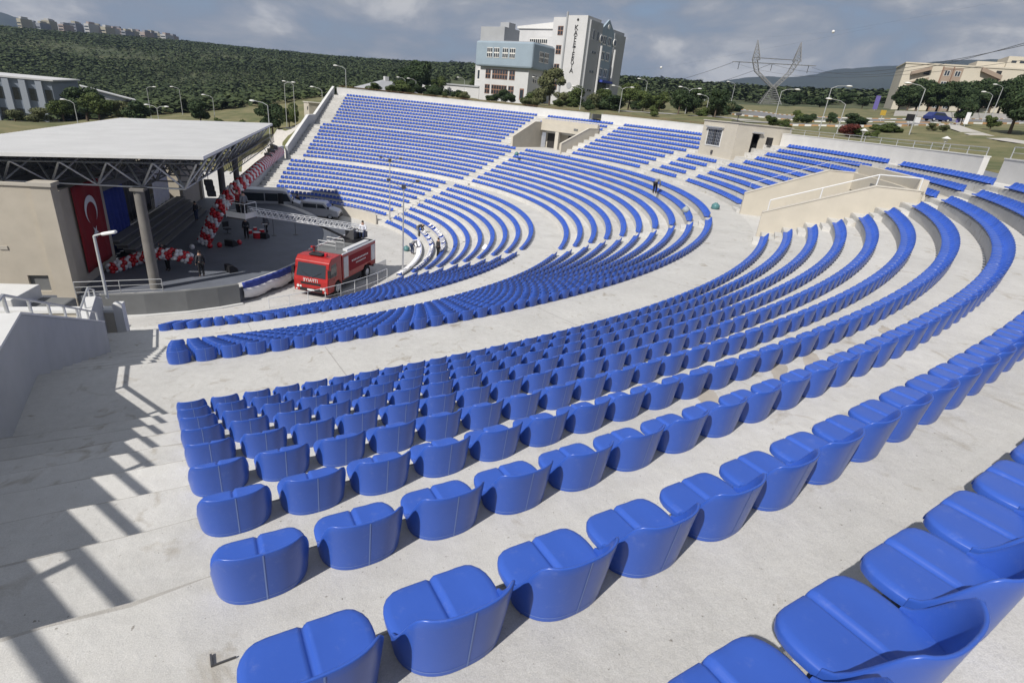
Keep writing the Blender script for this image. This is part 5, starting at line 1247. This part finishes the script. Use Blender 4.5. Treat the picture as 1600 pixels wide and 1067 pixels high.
for y in (-6.6, -4.1): kwin(y, y+2.0, 10.6, 13.2, -9.6, 3, 2, True)
for z in (1.8, 5.7):
    kwin(-26, -24.2, z, z+2.4, -8.6, 2, 2, fr=BRF); kwin(-23.6, -18.2, z, z+2.4, -8.6, 6, 2, fr=BRF); kwin(-17.6, -15.7, z, z+2.4, -8.6, 2, 2, fr=BRF)
kwin(-13.6, -12.2, .9, 3.8, -8.6, 1, 1, fr=BRF)
for y in (-6.5, -3.5): kwin(y, y+2, 5.4, 7.6, -11.2, 2, 2, True); 
kwin(-5, -3.2, 1.5, 3.4, -11.2, 2, 2, True)
for z in (18.0, 13.4, 8.8, 4.5): kwin(-9.3, -7.6, z, z+2.2, .7, 2, 2, fr=BRF)
kwin(-19.2, -13.2, 15.9, 17.2, 2.0, 9, 1); kwin(-31.6, -29.6, 5.2, 8.2, -5.5, 2, 1); kwin(-31.6, -29.9, 1.0, 3.6, -5.5, 2, 2)
kwin(-37, -33.5, .6, 2.0, -7.5, 5, 1); kwin(-45, -39, .6, 2.0, -7.5, 8, 1); kwin(-50.5, -46.5, .6, 2.0, -7.5, 5, 1)
# right face
kbox("side_wing", -.2, .5, 1.2, 8.0, 0, 21.8, KG); kbox("side_wing", -.2, .5, 15.5, 22.6, 0, 20.6, KG)
kbox("blue_bay", -.3, .25, 8.0, 15.5, 0, 20.6, KB); MB().prism([(8.0, 20.6), (15.5, 20.6), (11.7, 23.4)], -.3, .25, 'x').build("blue_gable", KB, kf)
MB().tube((.25, 11.7, 21.6), (.4, 11.7, 21.6), .6, n=14).build("round_emblem", WHITE, kf)
for y in (7.6, 15.9):
    MB().tube((1.0, y, 0), (1.0, y, 16.5), .32, n=12).build("round_pillar", KW, kf); MB().tube((.45, y, 18.2), (.75, y, 18.2), 1.0, n=16).build("round_window", WHITE, kf); MB().tube((.75, y, 18.2), (.8, y, 18.2), .7, n=16).build("pane", GLASS, kf)
for z in (9.0, 13.2, 17.0):
    for y in (9.2, 12.2): kwin(y, y+2.0, z, z+2.3, .25, 2, 1, True)
for z in (4.8, 9.5, 14.2): kwin(3.2, 5.8, z, z+.6, .5, 2, 1, True, KG)
for y in (2.6, 5.0): kwin(y, y+1.2, 17.2, 19.8, .5, 1, 1, True, KG)
kbox("entrance_glass", .2, .45, 9.0, 14.6, 0, 7.6, GLASS); kbox("entrance_canopy", .3, 2.2, 8.6, 15.0, 7.6, 8.2, BLUEC)
for i, c in enumerate("KAFETERYA"):
    me = text_mesh(c, 1.75, .05); me.materials.append(BLACK); o = place("sign_letter", me, kf, (-3.1, -.08, 19.7-1.28*i)); o.rotation_euler = (PI/2, 0, 0)
MB().tube((-2.9, -.05, 21.6), (-2.9, -.12, 21.6), .3, n=10).build("sign_emblem", BLACK, kf)
MB().tube((-3.3, -.06, 5.8), (-3.3, -.1, 5.8), .8, n=18).build("wall_mark", KG, kf)
# ------------------------------------------------------------------ beige dormitory on the right
DW = mat("dorm_beige", (.48, .44, .365), .85, var=.05, vscale=.15); DB = mat("dorm_brown", (.27, .21, .165), .85, var=.08, vscale=.3)
p0 = at(1392, 170, 225); zb = ground(p0[0], p0[1])-3; view = math.atan2(p0[1]-CAM[1], p0[0]-CAM[0])
dm = empty("dormitory_building", (p0[0], p0[1], zb), view-PI/2+rad(8), "long beige building with brown stair balconies above the pines", "building")
def dbox(nm, x0, x1, y0, y1, z0, z1, m, par=None): return MB().box(x0, x1, y0, y1, z0, z1).build(nm, m, par or dm)
HB = 16.2
dbox("main_wall", 0, 52, 0, 16, 0, HB, DW); dbox("parapet", -.2, 52.2, -.2, 16.2, HB, HB+.4, DW)
dbox("roof_house", 18.5, 26, 3, 12, HB+.4, HB+2.0, DW); dbox("roof_house", 25.5, 35, 2, 12, HB+.4, HB+3.6, DW)
for i in range(4): MB().box(26.5+2.0*i, 27.7+2.0*i, 1.94, 2.02, HB+1.9, HB+2.5).build("window", GLASS, dm)
for k in range(5):
    z = 1.0+3.0*k; s_ = empty("stair_balcony"); s_.parent = dm; s_.location = (2.0, -1.4, z)
    MB().add([(0, 0, 0), (5.0, 0, 1.7), (5.0, 1.4, 1.7), (0, 1.4, 0), (0, 0, 1.0), (5.0, 0, 2.7), (5.0, 1.4, 2.7), (0, 1.4, 1.0)], [(0,3,2,1),(4,5,6,7),(0,1,5,4),(1,2,6,5),(3,0,4,7)]).build("balustrade", DB, s_)
    MB().box(3.4, 4.9, 1.2, 1.35, .4, 1.6).build("opening", BLACK, s_)
for k in range(5):
    z = 1.2+3.0*k; s_ = empty("stair_balcony"); s_.parent = dm; s_.location = (19.5, -1.4, z); fl = 1 if k % 2 else -1
    a_, b_ = (0, 1.9) if fl < 0 else (1.9, 0)
    MB().add([(0, 0, b_), (5.4, 0, a_), (5.4, 1.4, a_), (0, 1.4, b_), (0, 0, b_+1.1), (5.4, 0, a_+1.1), (5.4, 1.4, a_+1.1), (0, 1.4, b_+1.1)], [(0,3,2,1),(4,5,6,7),(0,1,5,4),(1,2,6,5),(3,0,4,7)]).build("balustrade", DB, s_)
    MB().box(3.9, 5.2, 1.2, 1.35, 1.2, 2.4).build("opening", BLACK, s_)
for x0 in (10.2, 12.9, 32.0, 34.9, 37.8, 40.7, 43.6, 46.5):
    b_ = MB().box(x0, x0+2.3, -.25, .0, 1, HB-.5).build("window_bay", DB, dm)
    for k in range(5):
        z = 1.4+3.0*k
        w_ = MB().box(x0+.45, x0+1.85, -.32, -.24, z, z+1.5).build("window", WFR, b_)
        for q in (0, 1): MB().box(x0+.53+.67*q, x0+1.1+.67*q, -.35, -.31, z+.1, z+1.4).build("pane", GLASS, w_)
    MB().box(x0-.28, x0-.05, -.4, 0, 1, HB-.3).build("rib", BRF, dm)
# ------------------------------------------------------------------ grey-blue building on the left with a dome
LB = mat("left_grey", (.20, .23, .28), .85, var=.05, vscale=.2)
p0 = at(92, 185, 165); zb = ground(p0[0], p0[1])-2; view = math.atan2(p0[1]-CAM[1], p0[0]-CAM[0])
LB2 = mat("left_rib", (.30, .33, .38), .85)
lb_o = empty("ribbed_hall", (p0[0], p0[1], zb), view-PI/2-rad(14), "grey-blue ribbed building with a small dome at the left edge", "building")
MB().box(-34, 0, 0, 22, 0, 10.4).build("main_wall", LB, lb_o)
MB().prism([(-34.5, 10.4), (.5, 10.4), (.5, 10.7), (-34.5, 10.8)], -.5, 22.5, 'y').build("roof", KW, lb_o)
for i in range(12):
    x = -33.5+2.8*i; MB().box(x, x+1.1, -.7, .0, 0, 10.2).build("rib", LB2, lb_o)
    for z in (2.0, 6.2): MB().box(x+1.3, x+2.5, -.06, 0, z, z+2.4).build("window", GLASS, lb_o)
o = MB().ball((0, 0, 0), 3.2, 16, 10, .9).build("dome", mat("dome_green", (.30, .42, .40), .6), lb_o, True); o.location = (-15.5, 5, 11.0)
lr = at(180, 170, 190); o = empty("low_white_roof", (lr[0], lr[1], ground(lr[0], lr[1])), view-PI/2, "low white sloping roof among the trees on the left", "building")
MB().prism([(-6, 0), (6, 0), (6, 2.6), (-6, 5.2)], 0, 9, 'y').build("shed_wall", KW, o); MB().prism([(-6.4, 5.3), (6.4, 2.5), (6.4, 2.75), (-6.4, 5.55)], -.4, 9.4, 'y').build("shed_roof", WHITE, o)
sr = at(616, 143, 150); o = empty("hipped_house", (sr[0], sr[1], ground(sr[0], sr[1])-2), view-PI/2, "small house with a pale hipped roof behind the far rim", "house")
MB().box(-6, 6, 0, 9, 0, 2.6).build("wall", KW, o); MB().add([(-6.6, -.6, 2.6), (6.6, -.6, 2.6), (6.6, 9.6, 2.6), (-6.6, 9.6, 2.6), (-.8, 4.5, 5.0), (.8, 4.5, 5.0)], [(0, 1, 5, 4), (1, 2, 5), (2, 3, 4, 5), (3, 0, 4), (0, 3, 2, 1)]).build("roof", KG, o); MB().box(-.5, .5, 4, 5, 4.6, 5.8).build("chimney", KW, o)
tn = at(495, 163, 125); o = empty("beige_shed", (tn[0], tn[1], ground(tn[0], tn[1])-.5), view-PI/2, "square beige shed behind the far stair wall", "shed")
MB().box(-1.6, 1.6, 0, 3, 0, 3.2).build("wall", BEIGE, o); MB().box(-1.75, 1.75, -.15, 3.15, 3.2, 3.35).build("roof", BEIGE2, o)
# ------------------------------------------------------------------ hilltop town
TW = [mat("town_cream", (.30, .28, .22), .9), mat("town_white", (.36, .36, .36), .9), mat("town_pink", (.28, .23, .21), .9), mat("town_grey", (.20, .21, .24), .9)]
town = [(28,33,7,9),(37,37,8,10),(47,39,9,9),(58,40,8,9),(70,36,9,14),(78,38,6,14),(94,42,9,13),(112,40,8,15),(120,42,6,13),(134,41,8,17),(142,46,14,14),(150,44,7,14),(160,46,9,18),(172,48,7,11),(182,48,9,17),(192,52,7,10),(202,52,8,10),(212,53,9,9),(222,54,8,9),(232,54,7,10),(243,56,9,8),(254,58,9,7),(266,60,8,6)]
for k, (x, y, w_, h) in enumerate(town):
    D = 930+30*(k % 3); p = at(x, y-4, D); s_ = D*.95/F0; e_ = empty("apartment_block", (p[0], p[1], p[2]-h*s_-12), bearing-PI/2+rad(20*(k % 3-1)), f"{ordw(k+1)} block from the left in the hilltop town", "building", "hilltop town blocks")
    H_ = h*s_+12; W2 = w_*s_/2; m_ = TW[k % 4]
    b_ = MB().box(-W2, W2, 0, 12, 0, H_).build("wall", m_, e_); MB().box(-W2*.6, W2*.6, 2, 9, H_, H_+2.2).build("roof_house", TW[(k+1) % 4], e_)
    nst = max(2, int((H_-12)/3.2))
    for j in range(nst): MB().box(-W2*.85, W2*.85, -.2, 0, 12+3.2*j+1.0, 12+3.2*j+2.2).build("window_band", GLASS, e_)
# ------------------------------------------------------------------ pylon and wires
D = 250; pc = at(1200, 170, D); zg = ground(pc[0], pc[1])-.5
py_ = empty("power_pylon", (pc[0], pc[1], zg), bearing-PI/2-rad(12), "grey lattice power pylon with two peaks beyond the road", "pylon")
sc_p = D*.93/F0
def PX(x, y):
    off = x-1200-(170-y)*.26; return (off*sc_p*.92, 0, at(1200+(170-y)*.26, y-off*.1, D)[2]-zg)
GAL = mat("pylon_steel", (.22, .22, .22), .7, .2)
def lat_leg(a, b, w0, w1, n_=6):
    a = Vector(a); b = Vector(b); mb = MB(); cs = []
    for f in np.linspace(0, 1, n_+1):
        c = a.lerp(b, f); w_ = w0+(w1-w0)*f; cs.append([c+Vector((sx_*w_, sy_*w_, 0)) for sx_, sy_ in ((-1, -1), (1, -1), (1, 1), (-1, 1))])
    for i in range(n_):
        for q in range(4):
            mb.tube(cs[i][q], cs[i+1][q], .11, n=4, caps=False); mb.tube(cs[i][q], cs[i+1][(q+1) % 4], .08, n=4, caps=False); mb.tube(cs[i][q], cs[i][(q+1) % 4], .06, n=4, caps=False)
    return mb
waist = PX(1208, 138)
lat_leg((0, 0, 0), waist, 4.0, .8, 8).build("lower_tower", GAL, py_)
lat_leg(waist, PX(1186, 112), .8, .8, 7).build("left_strut", GAL, py_); lat_leg(waist, PX(1232, 114), .8, .8, 7).build("right_strut", GAL, py_)
lat_leg(PX(1186, 112), PX(1184, 92), .8, .9, 3).build("left_post", GAL, py_); lat_leg(PX(1232, 114), PX(1242, 97), .8, .9, 3).build("right_post", GAL, py_)
lat_leg(PX(1186, 93), PX(1190, 62), 1.3, .06, 6).build("left_peak", GAL, py_); lat_leg(PX(1242, 97), PX(1249, 67), 1.3, .06, 6).build("right_peak", GAL, py_)
lat_leg(PX(1154, 96), PX(1266, 104), .45, .45, 16).build("cross_arm", GAL, py_)
lat_leg(PX(1184, 90), PX(1242, 95), .4, .4, 8).build("upper_beam", GAL, py_)
Rp = Matrix.Rotation(bearing-PI/2-rad(12), 3, 'Z')
def Pw(x, y): return Rp @ Vector(PX(x, y)) + Vector((pc[0], pc[1], zg))
for x, y in ((1162, 97), (1208, 100), (1258, 104)):
    q_ = PX(x, y); MB().tube(q_, (q_[0], 0, q_[2]-2.4), .12, n=6).build("insulator", DARKST, py_)
def wire(a, b, sag, label, r=.06):
    a = Vector(a); b = Vector(b); pts = [a.lerp(b, f)-Vector((0, 0, sag*4*f*(1-f))) for f in np.linspace(0, 1, 25)]
    o = MB().path(pts, r, 4).build("power_line", DARKST); o["group"] = "overhead power lines"; return tag(o, label, "cable")
wire(Pw(1262, 106), at(1660, 50, 120), 4, "topmost power line running from the pylon to the right edge", .05)
wire(Pw(1207, 100), at(1660, 57, 122), 4, "second power line running from the pylon to the right edge", .05)
wire(Pw(1160, 100), at(1660, 85, 135), 4, "lowest power line running from the pylon to the right edge", .04)
wire(Pw(1153, 97), at(930, 120, 600), 9, "left power line running from the pylon towards the hills", .07)
wire(Pw(1207, 100), at(990, 128, 600), 9, "right power line running from the pylon towards the hills", .07)
for k, (x, y, D) in enumerate(((1302, 50, 140), (1033, 106, 160))):
    a, b = at(x-150, y+10, D*1.5), at(x+330, y-62, D*.75)
    c = at(x, y, D); o = wire(a, c, 0.2, ["hair-thin cable left of the high white ball", "hair-thin cable left of the low white ball"][k], .006); o = wire(c, b, 0.2, ["hair-thin cable right of the high white ball", "hair-thin cable right of the low white ball"][k], .006)
    o = MB().ball((0, 0, 0), .30, 12, 8).build("marker_ball", WHITE, None, True); o.location = [float(v) for v in c]; tag(o, ["white marker ball high in the sky above the pylon", "white marker ball in the sky right of the tower"][k], "ball")
# ------------------------------------------------------------------ roads, kerbs, car
def road(name, pts, w_, m, lift=.06, kind="structure"):
    P = [at(*p) for p in pts]; Q = []
    for a, b in zip(P[:-1], P[1:]):
        n_ = max(2, int(np.linalg.norm((b-a)[:2])/2.5))
        for i in range(n_): Q.append(a+(b-a)*i/n_)
    Q.append(P[-1]); Q = np.array(Q)
    for _ in range(4): Q[1:-1] = (Q[:-2]+2*Q[1:-1]+Q[2:])/4
    d = np.gradient(Q[:, :2], axis=0); d /= np.linalg.norm(d, axis=1)[:, None]; nn_ = np.stack([-d[:, 1], d[:, 0]], -1)
    rows = []
    for f in np.linspace(-.5, .5, 7):
        xy = Q[:, :2]+nn_*w_*f; rows.append(np.column_stack([xy, tz(xy[:, 0], xy[:, 1])+lift]))
    o = MB().grid([[tuple(p) for p in r_] for r_ in rows]).build(name, m, smooth=True, kind=kind)
    return Q, nn_
def kerb(Q, nn_, off_, every=1.0):
    e_ = empty("kerb", kind="structure"); last = None; mb = [MB(), MB()]; k = 0
    xy = Q[:, :2]+nn_*off_; z = tz(xy[:, 0], xy[:, 1])
    for i in range(len(xy)-1):
        a, b = np.append(xy[i], z[i]), np.append(xy[i+1], z[i+1]); d = b-a; L_ = np.linalg.norm(d[:2]); 
        for j in range(2):
            p = a+d*j/2; q_ = a+d*(j+.94)/2; u = np.array([-d[1], d[0], 0])/max(L_, 1e-6)*.14; k += 1
            v = [p-u, q_-u, q_+u, p+u]; MB().add([tuple(c+np.array([0, 0, -.1])) for c in v]+[tuple(c+np.array([0, 0, .18])) for c in v], [(4,5,6,7),(0,1,5,4),(1,2,6,5),(2,3,7,6),(3,0,4,7)]).build("kerb_stone", KERBW if k % 2 else KERBR, e_)
Q, nn_ = road("road", [(1090,170,170),(1150,177,150),(1200,184,130),(1260,189,120),(1340,190,120),(1420,191,122),(1500,190,128),(1560,185,138),(1640,178,155)], 12.0, ASPH)
kerb(Q, nn_, 6.1); kerb(Q, nn_, -6.1)
Q, nn_ = road("road", [(1205,196,98),(1245,197,100),(1290,199,100),(1370,199,104),(1440,197,112),(1480,193,122)], 5.5, ASPH, .05)
kerb(Q, nn_, -2.9)
Q, nn_ = road("path", [(1478,196,116),(1500,205,100),(1540,213,88),(1600,219,78),(1660,224,72)], 2.4, mat("pale_path", (.42, .40, .37), .9, var=.08), .05)
Q, nn_ = road("path", [(960,176,118),(1020,178,115),(1080,180,112),(1140,183,108),(1190,190,98)], 5, mat("grey_paving", (.34, .33, .32), .9, var=.1), .05)
Q, nn_ = road("path", [(370,200,98),(440,203,97),(500,196,100)], 9, mat("pale_yard", (.45, .43, .40), .9, var=.06), .06)
cp = at(1463, 191, 121); cr_ = empty("blue_car", (cp[0], cp[1], ground(cp[0], cp[1])+.07), math.atan2(rt[1], rt[0])+.12, "dark blue hatchback driving on the road below the pines", "car")
BLUEP = mat("blue_paint", (.018, .03, .14), .25, spec=.7)
b_ = MB().prism([(-2.0, .3), (-2.05, .8), (-1.75, 1.0), (-1.35, 1.45), (.25, 1.48), (.95, .98), (1.85, .8), (2.0, .55), (2.0, .3)], -.85, .85, 'y').build("body", BLUEP, cr_, bevel=.08)
for s in (-1, 1):
    MB().add([(-1.55, s*.862, .98), (.75, s*.862, .98), (.2, s*.862, 1.38), (-1.28, s*.862, 1.36)], [(0, 1, 2, 3)]).build("side_window", GLASS, b_)
    MB().box(1.93, 2.02, s*.6-.15, s*.6+.15, .6, .75).build("headlight", WHITE, b_)
MB().add([(.92, -.72, 1.02), (.92, .72, 1.02), (.33, .68, 1.44), (.33, -.68, 1.44)], [(0, 1, 2, 3)]).build("windscreen", GLASS, b_)
wheel_set(cr_, (1.25, -1.25), .85, .32, .2)
# signs and banners
def sign(px_, py_, D, w_, h, zoff, m, label, cat="sign"):
    p = at(px_, py_, D); zb = ground(p[0], p[1]); e_ = empty("road_sign", (p[0], p[1], zb), bearing-PI/2, label, cat)
    MB().tube((0, .05, -.1), (0, .05, zoff+h), .05).build("post", POLE, e_); MB().box(-w_/2, w_/2, -.03, .03, zoff, zoff+h).build("panel", m, e_)
YEL = mat("yellow_sign", (.42, .28, .04), .6); PUR = mat("purple_banner", (.13, .11, .32), .7); GRN = mat("green_sign", (.03, .22, .17), .6)
sign(1375, 192, 118, .9, .8, 1.0, YEL, "yellow sign by the road"); sign(1418, 200, 104, 1.4, .9, .7, BLACK, "dark board by the roadside"); sign(1495, 194, 112, .6, 1.9, .4, PUR, "purple banner on the road island"); sign(1507, 197, 110, .6, 1.6, .3, WHITEC, "white small board beside the purple banner")
sign(1363, 182, 200, 1.3, 3.6, .3, PUR, "tall purple banner at the beige building corner"); sign(958, 172, 118, 1.2, 1.4, 1.2, GRN, "green sign right of the white building")
# wall along the upper road
Q, nn_ = road("verge", [(1395,184,150),(1470,184,150),(1540,180,152),(1640,172,160)], .1, CONC, .0)
rows = []
for i in range(0, len(Q)-1, 4):
    j = min(i+4, len(Q)-1); a, b = Q[i], Q[j]; za, zb_ = ground(a[0], a[1]), ground(b[0], b[1]); nv_ = np.array([-(b-a)[1], (b-a)[0]]); nv_ = nv_/np.linalg.norm(nv_)*.15
    rows.append((a, b, za, zb_, nv_))
rw = empty("roadside_wall", (Q[0][0], Q[0][1], 0), 0, "low grey wall along the road below the pines", "wall")
for a, b, za, zb_, nv_ in rows:
    c = [(a[0]-nv_[0], a[1]-nv_[1], za), (b[0]-nv_[0], b[1]-nv_[1], zb_), (b[0]+nv_[0], b[1]+nv_[1], zb_), (a[0]+nv_[0], a[1]+nv_[1], za)]
    o = MB().add([(x, y, z-.4) for x, y, z in c]+[(x, y, z+1.1) for x, y, z in c], [(4,5,6,7),(0,1,5,4),(1,2,6,5),(2,3,7,6),(3,0,4,7)]).build("wall_section", GREYW if False else mat("grey_wall", (.33, .32, .31), .9, var=.06), rw); o.location = -rw.location

# red hose reels on a grey stand at the right entrance
hr = empty("hose_reel", tuple(atz(1199, 330, 7.56)), 0, "pair of red hose reels on a grey stand at the right entrance", "hose reel")
for sx_ in (-.55, .55):
    rg_ = MB()
    for i in range(16): a, b = 2*PI*i/16, 2*PI*(i+1)/16; rg_.tube((sx_+.42*math.cos(a), 0, 1.25+.42*math.sin(a)), (sx_+.42*math.cos(b), 0, 1.25+.42*math.sin(b)), .06, n=6)
    rg_.build("reel", BALR, hr)
MB().tube((-.5, 0, 1.25), (.5, 0, 1.25), .07).tube((0, 0, 1.0), (0, 0, 1.75), .08).build("axle", BALR, hr); MB().box(-.55, .55, -.2, .2, 0, .75).build("stand", STEEL, hr)

# ------------------------------------------------------------------ haze
hz = MB().box(-3300, 3600, -3300, 3500, -40, 340).build("haze", None); tag(hz, "thin pale haze in the air over the whole landscape", "haze", kind="stuff")
hm = bpy.data.materials.new("haze"); hm.use_nodes = True; t_ = hm.node_tree; t_.nodes.remove(t_.nodes["Principled BSDF"])
pv = t_.nodes.new("ShaderNodeVolumePrincipled"); pv.inputs["Color"].default_value = (.42, .56, .84, 1); pv.inputs["Density"].default_value = .00014; pv.inputs["Anisotropy"].default_value = .2
t_.links.new(pv.outputs["Volume"], t_.nodes["Material Output"].inputs["Volume"]); hz.data.materials.append(hm)
